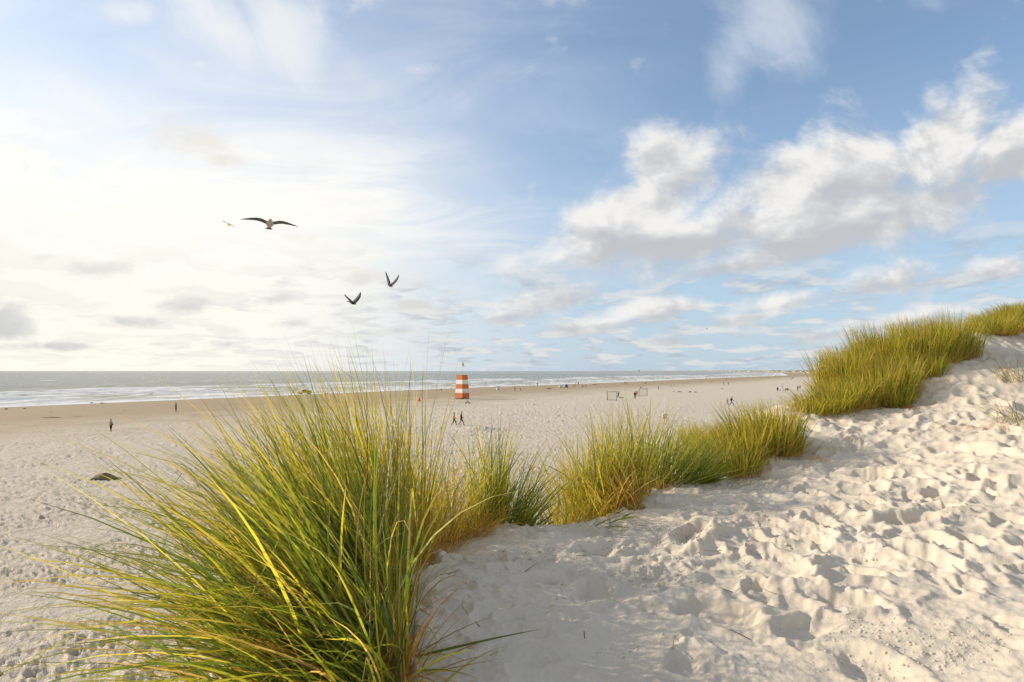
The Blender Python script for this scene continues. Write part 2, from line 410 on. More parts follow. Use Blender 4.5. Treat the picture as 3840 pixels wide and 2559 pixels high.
    if n.any():
        xm, ym = x[n], y[n]
        dry = smoothstep(D[n] + 22 * fbm(xm / 30, ym / 30, 3, 81), 58, 112)
        fade = smoothstep(r[n], 220, 90)
        wx = xm + .12 * fbm(xm / .4, ym / .4, 2, 85); wy = ym + .12 * fbm(xm / .4, ym / .4 + 5, 2, 86)
        tr = smoothstep(fbm(xm / 7, ym / 4, 3, 87), -.22, .18); tr = .15 + .85 * tr
        d = 1.35 * tr * (0.085 * pits(wx, wy, 0.48, 0.6, 0.16, 0.085, 12) + 0.10 * fbm(wx / .8, wy / .5, 5, 82, .6) + 0.045 * pits(wx + 4, wy, .31, .65, .10, .06, 15))
        z[n] += d * dry * fade * (1 - dune[n])
        Dw = D[n] + 2.2 * fbm(xm / 40, ym / 40, 2, 88)
        for c in (86.0, 87.9, 118.0, 119.8, 131.0):
            z[n] += -0.05 * np.exp(-((Dw - c) / .22) ** 2) * fade + 0.03 * np.exp(-((Dw - c - .42) / .2) ** 2) * fade
        z[n] += 0.022 * fbm(xm / 2.5, ym / 2.5, 2, 84) * fade * (1 - dune[n])
    return z, D, dune, veg
HUMMOCK = []
def hit(px, py, zmax=0.0):
    """where the sight line through a photo pixel meets the bare ground"""
    t = np.concatenate([np.linspace(1.2, 30, 900), np.exp(np.linspace(math.log(30), math.log(6000), 3000))])
    dxr = (px - CX) / F; dzr = (HY - py) / F
    z, D, du, _ = terrain(dxr * t, t, False)
    under = (CZ + dzr * t) < z
    far_only = under & (du < 0.3) if zmax == 'beach' else under
    i = int(np.argmax(far_only)) if far_only.any() else len(t) - 1
    return Vector((dxr * t[i], t[i], float(z[i])))
HUMMOCK = [tuple(hit(1790, 1612, 'beach'))[:2] + (2.3, .42), tuple(hit(1915, 1602, 'beach'))[:2] + (1.6, .25), tuple(hit(2540, 1660, 'beach'))[:2] + (2.4, .6)]
def ground(x, y):
    z = terrain(np.array([x], float), np.array([y], float))[0]; return float(z[0])

# ------------------------------------------------------------------ ground sheet (finer where it is seen)
def ground_sheet():
    az_f = np.linspace(R(-49), R(49), 900)
    az_c = np.linspace(R(49), R(311), 132)[1:-1]
    az = np.concatenate([az_f, az_c])
    def seg(a, b, k): return np.exp(np.arange(math.log(a), math.log(b), k))
    rr = np.concatenate([[0.05], seg(0.3, 1.5, .08), seg(1.5, 2.0, .015), seg(2.0, 9.5, .0042), seg(9.5, 90, .0075), seg(90, 1500, .016), seg(1500, 55000, .06), [60000]])
    nr, na = len(rr), len(az)
    RR, AZ = np.meshgrid(rr, az, indexing='ij')
    x = (RR * np.sin(AZ)).ravel(); y = (RR * np.cos(AZ)).ravel()
    z, D, dune, veg = terrain(x, y)
    i = np.arange(nr - 1)[:, None] * na; j = np.arange(na)[None]
    j2 = (j + 1) % na
    q = np.stack([(i + j), (i + na + j), (i + na + j2), (i + j2)], -1).reshape(-1, 4)[:, ::-1]
    co = np.c_[x, y, z]
    isd = (dune[q].mean(1) > 0.5)
    # leave out what lies deep under the sea
    dq = D[q].max(1)
    out = []
    for name, sel in (('dune', isd), ('beach', (~isd) & (dq > -60))):
        f = q[sel]; used = np.zeros(len(co), bool); used[f.ravel()] = True
        idx = np.cumsum(used) - 1
        me = mesh_np(name, co[used], idx[f])
        for an, arr in (('shore', np.clip(D, -100, 500)), ('veg', veg), ('dune', dune)):
            at = me.attributes.new(an, 'FLOAT', 'POINT'); at.data.foreach_set('value', arr[used].astype(np.float32))
        me.materials.append(M_SAND)
        o = link(name, me); tag(o, kind='structure'); out.append(o)
    return out

# ------------------------------------------------------------------ materials
def new_mat(name):
    m = bpy.data.materials.new(name); m.use_nodes = True; m.node_tree.nodes.clear()
    b = NB(m.node_tree)
    out = b.n('ShaderNodeOutputMaterial')
    return m, b, out
def plain(name, c, rough=0.6, var=0.12, scale=6.0, metal=0.0, spec=0.4):
    m, b, out = new_mat(name)
    p = b.n('ShaderNodeBsdfPrincipled'); p.inputs['Roughness'].default_value = rough; p.inputs['Metallic'].default_value = metal
    p.inputs['Specular IOR Level'].default_value = spec
    tc = b.n('ShaderNodeTexCoord').outputs['Object']
    n = b.noise(tc, scale, 4)
    b.put(p.inputs['Base Color'], b.mix(n, tuple(k * (1 - var) for k in c), tuple(min(1, k * (1 + var)) for k in c)))
    m.node_tree.links.new(p.outputs[0], out.inputs[0]); return m
def sand_material():
    m, b, out = new_mat('sand')
    p = b.n('ShaderNodeBsdfPrincipled'); p.inputs['Specular IOR Level'].default_value = 0.15
    pos = b.n('ShaderNodeNewGeometry').outputs['Position']
    sh = b.attr('shore').outputs['Fac']; veg = b.attr('veg').outputs['Fac']; du = b.attr('dune').outputs['Fac']
    n1 = b.noise(pos, 0.12, 4); n2 = b.noise(pos, 2.2, 5, 0.6); n3 = b.noise(pos, 260.0, 2, 0.7)
    dry = b.mix(b.ss(n2, 0.3, 0.7), (0.59, 0.515, 0.41), (0.665, 0.585, 0.47))
    dry = b.mix(b.mul(b.ss(n3, 0.55, 0.75), 0.35), dry, (0.34, 0.26, 0.19))
    damp = b.mix(b.ss(n2, 0.3, 0.7), (0.36, 0.275, 0.175), (0.41, 0.32, 0.21))
    k = b.add(sh, b.mul(b.sub(n1, 0.5), 60.0))
    c = b.mix(b.ss(k, 55.0, 112.0), damp, dry)
    streak = b.noise(b.vm('MULTIPLY', pos, (0.10, 0.10, 0.1)), 1.0, 5, 0.6)
    c = b.mix(b.mul(b.ss(streak, 0.5, 0.66), b.ss(sh, 130.0, 60.0, 0.0, 0.35)), c, (0.47, 0.36, 0.235))
    wet = b.ss(b.add(sh, b.mul(b.sub(n1, 0.5), 8.0)), 9.0, 2.5)
    c = b.mix(wet, c, (0.19, 0.145, 0.10))
    vg = b.mix(b.noise(pos, 0.35, 4), (0.085, 0.085, 0.018), (0.19, 0.165, 0.045))
    c = b.mix(veg, c, vg)
    b.put(p.inputs['Base Color'], c)
    b.put(p.inputs['Roughness'], b.mix(wet, (.95, .95, .95), (.22, .22, .22)))
    # fine relief: grains, wind ripples, scuffs of the far trodden beach
    far_n = b.noise(pos, 1.3, 6, 0.70, 0.4)
    h1 = b.n('ShaderNodeBump'); h1.inputs['Distance'].default_value = 0.32
    b.put(h1.inputs['Strength'], b.mul(b.ss(b.add(sh, b.mul(b.sub(n1, .5), 50.0)), 60.0, 110.0, 0.10, 1.0), b.ss(du, 0.6, 0.1)))
    b.put(h1.inputs['Height'], far_n)
    h2 = b.n('ShaderNodeBump'); h2.inputs['Distance'].default_value = 0.004; h2.inputs['Strength'].default_value = 0.55
    b.put(h2.inputs['Height'], b.add(b.noise(pos, 90.0, 3, 0.7), b.mul(b.noise(pos, 22.0, 3, .6), 2.0)))
    m.node_tree.links.new(h1.outputs[0], h2.inputs['Normal']); m.node_tree.links.new(h2.outputs[0], p.inputs['Normal'])
    m.node_tree.links.new(p.outputs[0], out.inputs[0]); return m
M_SAND = sand_material()
ground_sheet()

# ------------------------------------------------------------------ sea
def sea_mat():
    m, b, out = new_mat('sea_water')
    p = b.n('ShaderNodeBsdfPrincipled')
    uv = b.n('ShaderNodeUVMap', uv_map='shore').outputs[0]
    a, q, _ = b.sep(uv)
    foam = b.attr('foam').outputs['Fac']
    deep = b.mix(b.ss(q, 0.0, 260.0), (0.34, 0.32, 0.20), (0.21, 0.22, 0.16))
    fn = b.noise(b.xyz(b.mul(a, 0.10), b.mul(q, 0.33), 0.0), 1.0, 7, 0.66, 0.6)
    fmask = b.ss(b.add(foam, b.mul(b.sub(fn, 0.5), 1.7)), 0.22, 0.46)
    cap_n = b.noise(b.xyz(b.mul(a, 0.045), b.mul(q, 0.085), 4.0), 1.0, 5, 0.6, 0.3)
    caps = b.mul(b.ss(cap_n, 0.64, 0.68), b.ss(q, 60.0, 200.0))
    fmask = b.m('MAXIMUM', fmask, caps)
    b.put(p.inputs['Base Color'], b.mix(fmask, deep, (0.80, 0.80, 0.77)))
    b.put(p.inputs['Roughness'], b.mix(fmask, (.22, .22, .22), (.9, .9, .9)))
    b.put(p.inputs['Specular IOR Level'], b.sep(b.mix(fmask, (.62, .62, .62), (.1, .1, .1)))[0])
    p.inputs['IOR'].default_value = 1.33
    wv = b.add(b.noise(b.xyz(b.mul(a, 0.12), b.mul(q, 0.42), 1.0), 1.0, 6, 0.62, 0.5), b.mul(b.noise(b.xyz(b.mul(a, 0.02), b.mul(q, 0.07), 1.0), 1.0, 3), 2.5))
    bp = b.n('ShaderNodeBump'); bp.inputs['Strength'].default_value = 1.0; bp.inputs['Distance'].default_value = 1.6
    b.put(bp.inputs['Height'], wv); m.node_tree.links.new(bp.outputs[0], p.inputs['Normal'])
    m.node_tree.links.new(p.outputs[0], out.inputs[0]); return m
def sea():
    # a strip that follows the shoreline, finely cut in the surf, then out to the horizon
    al = np.concatenate([np.arange(-3500, 4300, 200), np.arange(4300, 5900, 2.6), np.exp(np.arange(math.log(5900), math.log(30000), .004))])
    L = np.r_[0, np.cumsum(np.hypot(*np.diff(SHORE, axis=0).T))]
    al = al - 0.0
    sx = np.interp(al, L, SHORE[:, 0]); sy = np.interp(al, L, SHORE[:, 1])
    tx = np.gradient(sx); ty = np.gradient(sy); ln = np.hypot(tx, ty); tx /= ln; ty /= ln
    ker = np.ones(61) / 61
    nx, ny = -ty, tx                                            # seaward
    nx[30:-30] = np.convolve(nx, ker, 'valid'); ny[30:-30] = np.convolve(ny, ker, 'valid')
    q = np.concatenate([np.arange(-9, 60, 0.75), np.arange(60, 230, 1.3), np.exp(np.arange(math.log(230), math.log(60000), .05))])
    A, Q = np.meshgrid(al, q, indexing='ij')
    wob = 5.0 * fbm(A / 60, A * 0, 3, 91)
    x = sx[:, None] + nx[:, None] * Q; y = sy[:, None] + ny[:, None] * Q
    z = 0.03 + 0 * Q; foam = np.zeros_like(Q)
    for c, wd, h, fo, sl in ((7, 2.5, .18, .9, 26), (22, 4.5, .55, .75, 34), (42, 5, .8, .62, 47), (66, 6, .75, .48, 60), (96, 7, .95, .60, 70), (128, 8, .9, .72, 80), (160, 9, .75, .42, 95)):
        pos = c + wob * .9 + 7 * fbm(A / sl, A * 0 + c, 3, int(100 + c)) + (A % 1e9) * 0
        amp = smoothstep(fbm(A / (sl * .8), A * 0 + 3.3, 3, int(200 + c)), -0.30, 0.28)
        t = (Q - pos) / wd
        prof = np.where(t < 0, np.exp(-(t * 2.6) ** 2), np.exp(-(t * 0.9) ** 2))
        z += h * amp * prof
        foam = np.maximum(foam, fo * (0.35 + .65 * amp) * np.exp(-((t + .35) / 0.9) ** 2))
        foam = np.maximum(foam, 0.38 * amp * np.where(t < 0, np.exp(t * .16), 0))
    swash = smoothstep(Q - wob * .5, 9 , 2.0); foam = np.maximum(foam, 1.05 * swash)
    foam = np.maximum(foam, 0.34 * smoothstep(Q, 75, 10))
    z += (0.16 * fbm(A / 9, Q / 4, 3, 301) + 0.42 * fbm(A / 60, Q / 17, 2, 302)) * smoothstep(Q, 4, 40) * smoothstep(Q, 5000, 400)
    # thin run-up climbing the sand
    up = np.clip(-Q, 0, 9); run = 3.5 + 3.0 * fbm(A / 25, A * 0, 3, 95)
    z = np.where(Q < 0, np.where(up < run, up * 0.0235 + 0.035, -0.5), z)
    n1, n2 = A.shape
    i = np.arange(n1 - 1)[:, None] * n2; j = np.arange(n2 - 1)[None]
    f = np.stack([i + j, i + j + 1, i + n2 + j + 1, i + n2 + j], -1).reshape(-1, 4)[:, ::-1]
    me = mesh_np('sea', np.c_[x.ravel(), y.ravel(), z.ravel()], f)
    at = me.attributes.new('foam', 'FLOAT', 'POINT'); at.data.foreach_set('value', foam.ravel().astype(np.float32))
    uvl = me.uv_layers.new(name='shore')
    vi = f.ravel(); uvs = np.c_[A.ravel()[vi] - 4000, Q.ravel()[vi]].astype(np.float32)
    uvl.data.foreach_set('uv', uvs.ravel())
    me.materials.append(sea_mat())
    o = link('sea', me); tag(o, kind='structure')
sea()
# ------------------------------------------------------------------ marram grass
def grass_material():
    m, b, out = new_mat('marram_leaf')
    c = b.attr('leaf_colour').outputs['Color']
    d = b.n('ShaderNodeBsdfPrincipled'); d.inputs['Roughness'].default_value = 0.42; d.inputs['Specular IOR Level'].default_value = 0.35
    b.put(d.inputs['Base Color'], c)
    t = b.n('ShaderNodeBsdfTranslucent'); b.put(t.inputs[0], b.vm('MULTIPLY', c, (1.75, 1.6, 0.8)))
    mx = b.n('ShaderNodeMixShader'); mx.inputs[0].default_value = 0.55
    m.node_tree.links.new(d.outputs[0], mx.inputs[1]); m.node_tree.links.new(t.outputs[0], mx.inputs[2])
    m.node_tree.links.new(mx.outputs[0], out.inputs[0]); return m
M_GRASS = grass_material()
PAL = dict(green=(.10, .155, .022), mid=(.23, .25, .030), lime=(.42, .39, .058), blue=(.075, .13, .065), straw=(.46, .32, .12), rust=(.37, .17, .035), pale=(.36, .38, .18))
class Blades:
    """collects curved tapering leaves"""
    SEG = 7
    def __init__(s): s.P = []; s.Cc = []; s.W = []; s.base = []
    def add(s, bx, by, bz, az, tilt, bend, L, wd, c0, c1, c2, curl=0.0, rnd=rng, hang=0.0):
        n = len(bx); S = s.SEG; t = np.linspace(0, 1, S + 1)[None]
        kp = .45 + .4 * rnd.random((n, 1)); kk = (rnd.random((n, 1)) < .10) * (.5 + 1.3 * rnd.random((n, 1)))
        th = tilt[:, None] + bend[:, None] * t ** 1.4 + hang * np.maximum(t - .6, 0) ** 1.5 + kk * (t > kp)
        a = az[:, None] + curl * (rnd.random((n, 1)) - .5) * t
        dr = np.stack([np.sin(th) * np.cos(a), np.sin(th) * np.sin(a), np.cos(th)], -1)
        step = (L / S)[:, None, None]
        pts = np.zeros((n, S + 1, 3)); pts[:, 0] = np.c_[bx, by, bz]
        pts[:, 1:] = pts[:, :1] + np.cumsum(dr[:, :-1] * step, 1)
        S0 = np.stack([-np.sin(a), np.cos(a), 0 * a], -1)
        N0 = np.cross(dr, S0)
        ro = (rnd.random((n, 1, 1)) - .5) * 2.2 + (rnd.random((n, 1, 1)) - .5) * 1.6 * t[..., None]
        side = np.cos(ro) * S0 + np.sin(ro) * N0
        prof = np.interp(t, [0, .12, .35, .6, .85, 1], [.55, .85, 1, .82, .42, .04])
        hw = (wd[:, None] * prof)[..., None] * .5
        V = np.stack([pts - side * hw, pts + side * hw], 2)        # n, S+1, 2, 3
        t3 = t[..., None]
        cb = np.clip(1 - t3 / .22, 0, 1); ct = np.clip((t3 - .62) / .38, 0, 1)
        col = c1[:, None] * (1 - cb) * (1 - ct) + c0[:, None] * cb + c2[:, None] * ct * (1 - cb)
        s.P.append(V); s.Cc.append(np.broadcast_to(col[:, :, None], V.shape).copy()); s.W.append(wd * L); s.base.append(np.c_[bx, by, bz])
    def done(s):
        s.P = np.concatenate(s.P); s.Cc = np.concatenate(s.Cc); s.W = np.concatenate(s.W); s.base = np.concatenate(s.base)
    def mesh(s, name, sel, origin=(0, 0, 0)):
        V = s.P[sel]; n = len(V); S = s.SEG
        co = (V - np.asarray(origin)).reshape(-1, 3)
        b = np.arange(n)[:, None] * (S + 1) * 2 + np.arange(S)[None] * 2
        f = np.stack([b, b + 1, b + 3, b + 2], -1).reshape(-1, 4)
        me = mesh_np(name, co, f)
        at = me.color_attributes.new('leaf_colour', 'FLOAT_COLOR', 'POINT')
        c = np.c_[s.Cc[sel].reshape(-1, 3), np.ones(len(co))].astype(np.float32)
        at.data.foreach_set('color', c.ravel()); me.materials.append(M_GRASS); return me
def colours(n, wts, rnd=rng):
    keys = list(wts); p = np.array([wts[k] for k in keys], float); p /= p.sum()
    idx = rnd.choice(len(keys), n, p=p)
    base = np.array([PAL[k] for k in keys])[idx] * (0.85 + .55 * rnd.random((n, 1)))
    dry = np.array(PAL['rust']) * .6 + np.array(PAL['straw']) * .35
    c0 = base * .35 + dry * .65 * (.5 + .7 * rnd.random((n, 1)))
    k = (rnd.random((n, 1)) < .55) * (.3 + .6 * rnd.random((n, 1)))
    c2 = base * (1 - k) + np.array(PAL['straw']) * k
    return c0, base, c2
def tuft(B, px, d, n, rad, L, az, spread, tilt, bend, wts, wd=(.0045, .0095), out=0.5, squash=1.0, hang=0.0, rnd=rng):
    """n leaves growing from a spot on the ground given by photo column and distance (before the near-dune scale)"""
    cx, cy = (px - CX) / F * d * K, d * K
    r = rad * K * np.sqrt(rnd.random(n)); a = rnd.random(n) * 6.283
    bx = cx + r * np.cos(a); by = cy + r * np.sin(a) * squash
    bz = terrain(bx, by, False)[0] - 0.02
    m = R(az) + 1.25 * R(spread) * np.clip(rnd.normal(size=n), -2.2, 2.2)
    vx = np.cos(m) + out * r / (rad * K) * np.cos(a); vy = np.sin(m) + out * r / (rad * K) * np.sin(a)
    ti = tilt[0] + (tilt[1] - tilt[0]) * rnd.random(n) ** 1.3
    be = bend[0] + (bend[1] - bend[0]) * rnd.random(n) ** 1.2
    Ls = (L[0] * .8 + (L[1] - L[0] * .8) * rnd.random(n) ** 1.25) * K
    w_ = wd[0] + (wd[1] - wd[0]) * rnd.random(n) ** 1.6
    c0, c1, c2 = colours(n, wts, rnd)
    Ls = np.where((c1[:, 1] < .6 * c1[:, 0]) & (Ls > .7), Ls * .6, Ls)      # dead rusty leaves are the short ones
    B.add(bx, by, bz, np.arctan2(vy, vx), ti, be, Ls, w_, c0, c1, c2, 1.1, rnd, hang)
GREEN = dict(green=3.8, mid=2.8, lime=1.3, blue=.8, straw=.6, rust=.8)
YELL = dict(green=1.0, mid=2.2, lime=4.0, blue=.3, straw=1.4, rust=.6)
DRY = dict(straw=3, rust=1.6, lime=.8, mid=.4)
def tussock(label, specs, nleaf, group=None):
    B = Blades()
    for sp in specs: tuft(B, **sp)
    B.done()
    o0 = B.base.mean(0); o0[2] = ground(o0[0], o0[1])
    root = empty('marram_grass_tussock', tuple(o0)); tag(root, label, 'grass tussock', group)
    # the leaves that show largest are leaves of their own, the rest one mass
    dist = np.hypot(B.base[:, 0], B.base[:, 1])
    order = np.argsort(-(B.W / dist ** 2) * (.6 + .4 * rng.random(len(dist))))
    big = order[:nleaf]; rest = order[nleaf:]
    fo = link('foliage', B.mesh('foliage', rest, o0), parent=root); tag(fo, kind='stuff')
    for i in big:
        b0 = B.base[i]
        lf = link('leaf', B.mesh('leaf', np.array([i]), b0), parent=root, loc=tuple(b0 - o0))
    return root
def S(px, d, n, rad, L, az, spread, tilt, bend, wts, **k):
    return dict(px=px, d=d, n=n, rad=rad, L=L, az=az, spread=spread, tilt=tilt, bend=bend, wts=wts, **k)
LOWL = dict(green=3.4, mid=2.2, lime=1, rust=.8, straw=1.0, blue=.8)
tussock('big sprawling green marram tussock with long leaves bowing out over the beach', [
    S(1395, 2.60, 330, .20, (.85, 1.6), 185, 26, (.35, 1.0), (.3, 1.0), GREEN, wd=(.005, .0125)),
    S(1310, 2.50, 330, .22, (.85, 1.6), 190, 30, (.4, 1.1), (.3, 1.0), GREEN, wd=(.005, .0125)),
    S(1410, 3.10, 340, .22, (.95, 1.65), 175, 30, (.15, .85), (.3, 1.0), GREEN, wd=(.005, .0125)),
    S(1300, 2.95, 330, .24, (.95, 1.6), 176, 32, (.15, .9), (.3, .95), GREEN, wd=(.005, .0125)),
    S(1200, 2.75, 280, .24, (.85, 1.5), 182, 34, (.2, 1.0), (.3, 1.0), GREEN, wd=(.005, .0125)),
    S(1180, 3.30, 280, .26, (.95, 1.55), 175, 34, (.15, .8), (.3, .9), GREEN),
    S(1320, 3.45, 320, .28, (.9, 1.65), 168, 36, (.05, .7), (.25, .9), GREEN),
    S(1390, 2.25, 240, .18, (.5, 1.0), 205, 35, (.5, 1.2), (.3, .9), LOWL),
    S(1260, 2.15, 240, .22, (.5, 1.0), 200, 35, (.5, 1.2), (.3, .9), LOWL),
    S(1130, 2.3, 200, .24, (.5, 1.0), 190, 35, (.4, 1.1), (.3, .9), LOWL),
    S(1445, 2.55, 150, .14, (.2, .6), 330, 80, (.4, 1.4), (.2, .9), DRY),
    S(1465, 3.1, 150, .16, (.25, .7), 200, 90, (.2, 1.2), (.2, .9), DRY, wd=(.003, .006)),
    S(1440, 2.9, 170, .14, (.4, .9), 178, 30, (.3, .9), (.2, .8), dict(rust=3, straw=1.5), wd=(.003, .007)),
    S(1350, 2.35, 200, .25, (.25, .7), 200, 70, (.6, 1.4), (.2, .7), DRY),
    S(1340, 2.7, 30, .22, (.9, 1.4), 200, 60, (.1, .5), (1.0, 2.0), dict(pale=2, straw=1), wd=(.006, .011)),
    S(1360, 2.7, 40, .25, (.8, 1.3), 190, 50, (.1, .7), (.2, .5), dict(pale=1, straw=1, mid=1, rust=.6), wd=(.005, .009), hang=6.0),
    S(1330, 2.8, 46, .3, (1.3, 1.85), 178, 24, (.35, .95), (.5, 1.0), dict(green=3, mid=2, rust=.25, straw=.7), wd=(.004, .008)),
    S(1260, 3.6, 36, .35, (1.3, 1.85), 172, 24, (.3, .8), (.5, 1.0), dict(mid=3, lime=2, straw=.7), wd=(.004, .008)),
    S(1450, 2.72, 4, .03, (.75, .95), 352, 16, (1.15, 1.35), (.25, .4), dict(green=1), wd=(.008, .010)),
], 270)
tussock('tall upright yellow-green marram tussock whose leaf tips rise above the sea horizon', [
    S(1500, 4.15, 240, .22, (.9, 1.6), 150, 45, (.03, .38), (.1, .6), YELL),
    S(1430, 3.95, 240, .24, (1.0, 1.75), 165, 35, (.05, .45), (.15, .6), YELL),
    S(1320, 3.9, 260, .26, (1.1, 1.85), 165, 35, (.08, .5), (.15, .6), YELL),
    S(1240, 4.0, 190, .28, (1.0, 1.75), 165, 40, (.05, .5), (.15, .65), YELL),
    S(1160, 4.2, 130, .3, (.9, 1.5), 170, 35, (.1, .55), (.2, .7), YELL),
    S(1480, 3.8, 260, .2, (.3, .75), 120, 120, (.1, .9), (.2, .8), DRY, wd=(.0025, .005)),
    S(1530, 4.3, 200, .2, (.35, .8), 60, 120, (.1, .8), (.2, .8), DRY, wd=(.0025, .005)),
    S(1420, 4.0, 50, .35, (.9, 1.5), 160, 70, (.05, .5), (.2, .5), dict(pale=1, straw=1, lime=2), wd=(.004, .008), hang=5.0),
    S(1400, 4.1, 22, .4, (1.6, 1.95), 150, 60, (.03, .25), (.1, .35), dict(straw=1, lime=1), wd=(.003, .0045)),
], 170)
tussock('low straw-coloured marram tussock filling the gap behind the sand ledge', [
    S(1620, 4.55, 200, .2, (.4, .9), 120, 80, (.05, .6), (.2, .8), YELL, wd=(.003, .006)),
    S(1700, 4.75, 260, .22, (.45, 1.0), 60, 80, (.05, .6), (.2, .8), YELL, wd=(.003, .006)),
    S(1620, 4.4, 200, .2, (.3, .7), 300, 90, (.2, 1.0), (.3, .9), DRY, wd=(.0025, .005)),
    S(1750, 4.75, 180, .2, (.3, .7), 300, 90, (.2, 1.0), (.3, .9), DRY, wd=(.0025, .005)),
    S(1560, 4.7, 200, .25, (.7, 1.25), 130, 60, (.05, .5), (.1, .6), YELL),
    S(1680, 5.0, 16, .3, (1.0, 1.4), 50, 40, (.1, .5), (.1, .4), dict(lime=1, straw=1), wd=(.003, .004)),
], 70)
tussock('dark green marram tussock fanning to the right beside the sand ledge', [
    S(1830, 5.0, 300, .17, (.55, 1.15), 70, 55, (.03, .4), (.15, .6), dict(green=3, mid=2.4, lime=1.2, straw=.4)),
    S(1900, 5.15, 320, .2, (.5, 1.0), 15, 40, (.15, .9), (.25, .8), dict(green=3.4, mid=2, lime=.7, blue=.6)),
    S(1950, 5.3, 130, .18, (.3, .65), 0, 60, (.5, 1.2), (.2, .6), dict(green=3, mid=2, blue=1)),
    S(1800, 4.85, 120, .2, (.3, .6), 260, 90, (.3, 1.1), (.2, .8), DRY, wd=(.0025, .005)),
], 80)
tussock('low loose lime-green marram growth in the hollow of the dune brink', [
    S(2070, 5.35, 90, .22, (.2, .5), 60, 100, (.1, .9), (.2, .8), YELL, wd=(.003, .006)),
    S(2170, 5.4, 150, .22, (.25, .6), 80, 100, (.1, .9), (.2, .8), YELL, wd=(.003, .006)),
    S(2100, 5.9, 110, .3, (.25, .6), 80, 90, (.1, .8), (.2, .8), YELL, wd=(.003, .006)),
    S(2240, 5.25, 60, .15, (.3, .6), 345, 40, (1.0, 1.35), (.1, .3), dict(green=2, mid=1)),
], 50)
tussock('broad rounded marram tussock in the middle of the brink, orange-brown at its foot', [
    S(2240, 5.75, 330, .26, (.7, 1.15), 95, 60, (.02, .4), (.1, .6), dict(green=2, mid=3, lime=2.4, straw=.7)),
    S(2340, 5.95, 360, .26, (.75, 1.25), 75, 55, (.02, .45), (.1, .6), dict(green=2, mid=3, lime=2.4, straw=.7)),
    S(2160, 5.9, 220, .24, (.6, 1.0), 140, 50, (.1, .6), (.2, .8), YELL),
    S(2360, 5.55, 220, .16, (.35, .85), 165, 45, (.2, .9), (.3, .9), dict(rust=2.4, straw=2, mid=1), wd=(.003, .006)),
    S(2250, 5.5, 200, .2, (.3, .8), 190, 60, (.3, 1.0), (.3, 1.0), dict(mid=2, lime=2, straw=1, rust=1)),
    S(2250, 5.5, 24, .2, (.7, .9), 230, 80, (.1, .6), (1.0, 1.9), dict(pale=1, straw=1), wd=(.003, .005)),
], 110)
tussock('dense dark green marram tussock swept to the right beside the rounded tussock', [
    S(2450, 6.5, 330, .22, (.6, 1.1), 40, 45, (.1, .7), (.2, .7), dict(green=4, mid=2.5, lime=.8, straw=.3)),
    S(2540, 6.75, 330, .22, (.5, 1.0), 15, 35, (.35, 1.05), (.2, .6), dict(green=4.4, mid=2, lime=.5, blue=.4)),
    S(2600, 6.95, 240, .2, (.4, .8), 5, 30, (.6, 1.2), (.15, .4), dict(green=4.4, mid=2, lime=.4, blue=.4)),
    S(2470, 6.4, 80, .16, (.3, .7), 300, 80, (.2, 1.0), (.3, .9), DRY, wd=(.0025, .005)),
], 80)
# the belt of tussocks climbing the dune crest: five shapes, each copied
def belt_variant(seed, dry=.2, hgt=1.0):
    r2 = np.random.default_rng(seed); B = Blades(); n = 470
    a = r2.random(n) * 6.283; r = .30 * np.sqrt(r2.random(n))
    az = np.arctan2(np.sin(a) * r * 2.2 + .12, np.cos(a) * r * 2.2 - .20) + r2.normal(size=n) * .7
    c0, c1, c2 = colours(n, dict(green=2.4, mid=3.0, lime=2.6, straw=1.1, rust=.5), r2)
    B.add(r * np.cos(a), r * np.sin(a), 0 * r - .03, az, r2.random(n) ** 1.3 * .42, .12 + r2.random(n) * .55, (.36 + .36 * r2.random(n) ** .7) * hgt, .005 + .005 * r2.random(n), c0, c1, c2, .5, r2)
    n = 150; a = r2.random(n) * 6.283; r = .33 * np.sqrt(r2.random(n))
    c0, c1, c2 = colours(n, DRY, r2)
    B.add(r * np.cos(a), r * np.sin(a), 0 * r - .02, a + r2.normal(size=n) * .6, .3 + r2.random(n) * .8, .2 + r2.random(n) * .8, .16 + .26 * r2.random(n), .003 + .002 * r2.random(n), c0, c1, c2, .5, r2)
    B.done(); return B.mesh('marram_grass_tussock', np.arange(len(B.P)))
VAR = [belt_variant(40 + i) for i in range(5)]
def belt_tussock(x, y, k, label, group, sc=1.0, hz=1.0, rz=None, var=None):
    o = link('marram_grass_tussock', VAR[k % 5] if var is None else var, loc=(x, y, ground(x, y) - .01))
    o.rotation_euler = (0, 0, random.uniform(-.5, .5) if rz is None else rz); o.scale = (sc, sc, sc * hz)
    tag(o, label, 'grass tussock', group); return o
BELT = [(2755, 7.25), (2815, 7.4), (2875, 7.55), (2930, 7.75), (3075, 9.05), (3125, 9.1), (3172, 9.15), (3220, 9.25), (3275, 9.35), (3330, 9.4), (3380, 9.5), (3370, 10.1), (3425, 10.15), (3480, 10.25), (3530, 10.35), (3575, 10.45), (3615, 10.55)]
nb = 0
def belt_label(px, row):
    if px < 2870: return 'yellow-green marram tussock at the low foot of the belt, next to the swept dark tussock'
    if px > 3490: return 'tall bushy marram tussock at the top of the belt beside the sandy saddle'
    return ('yellow-green marram tussock on the sandy front edge of the belt climbing the crest', 'yellow-green marram tussock in the middle of the belt climbing the dune crest', 'marram tussock on the seaward back of the belt, its tips against the beach')[row]
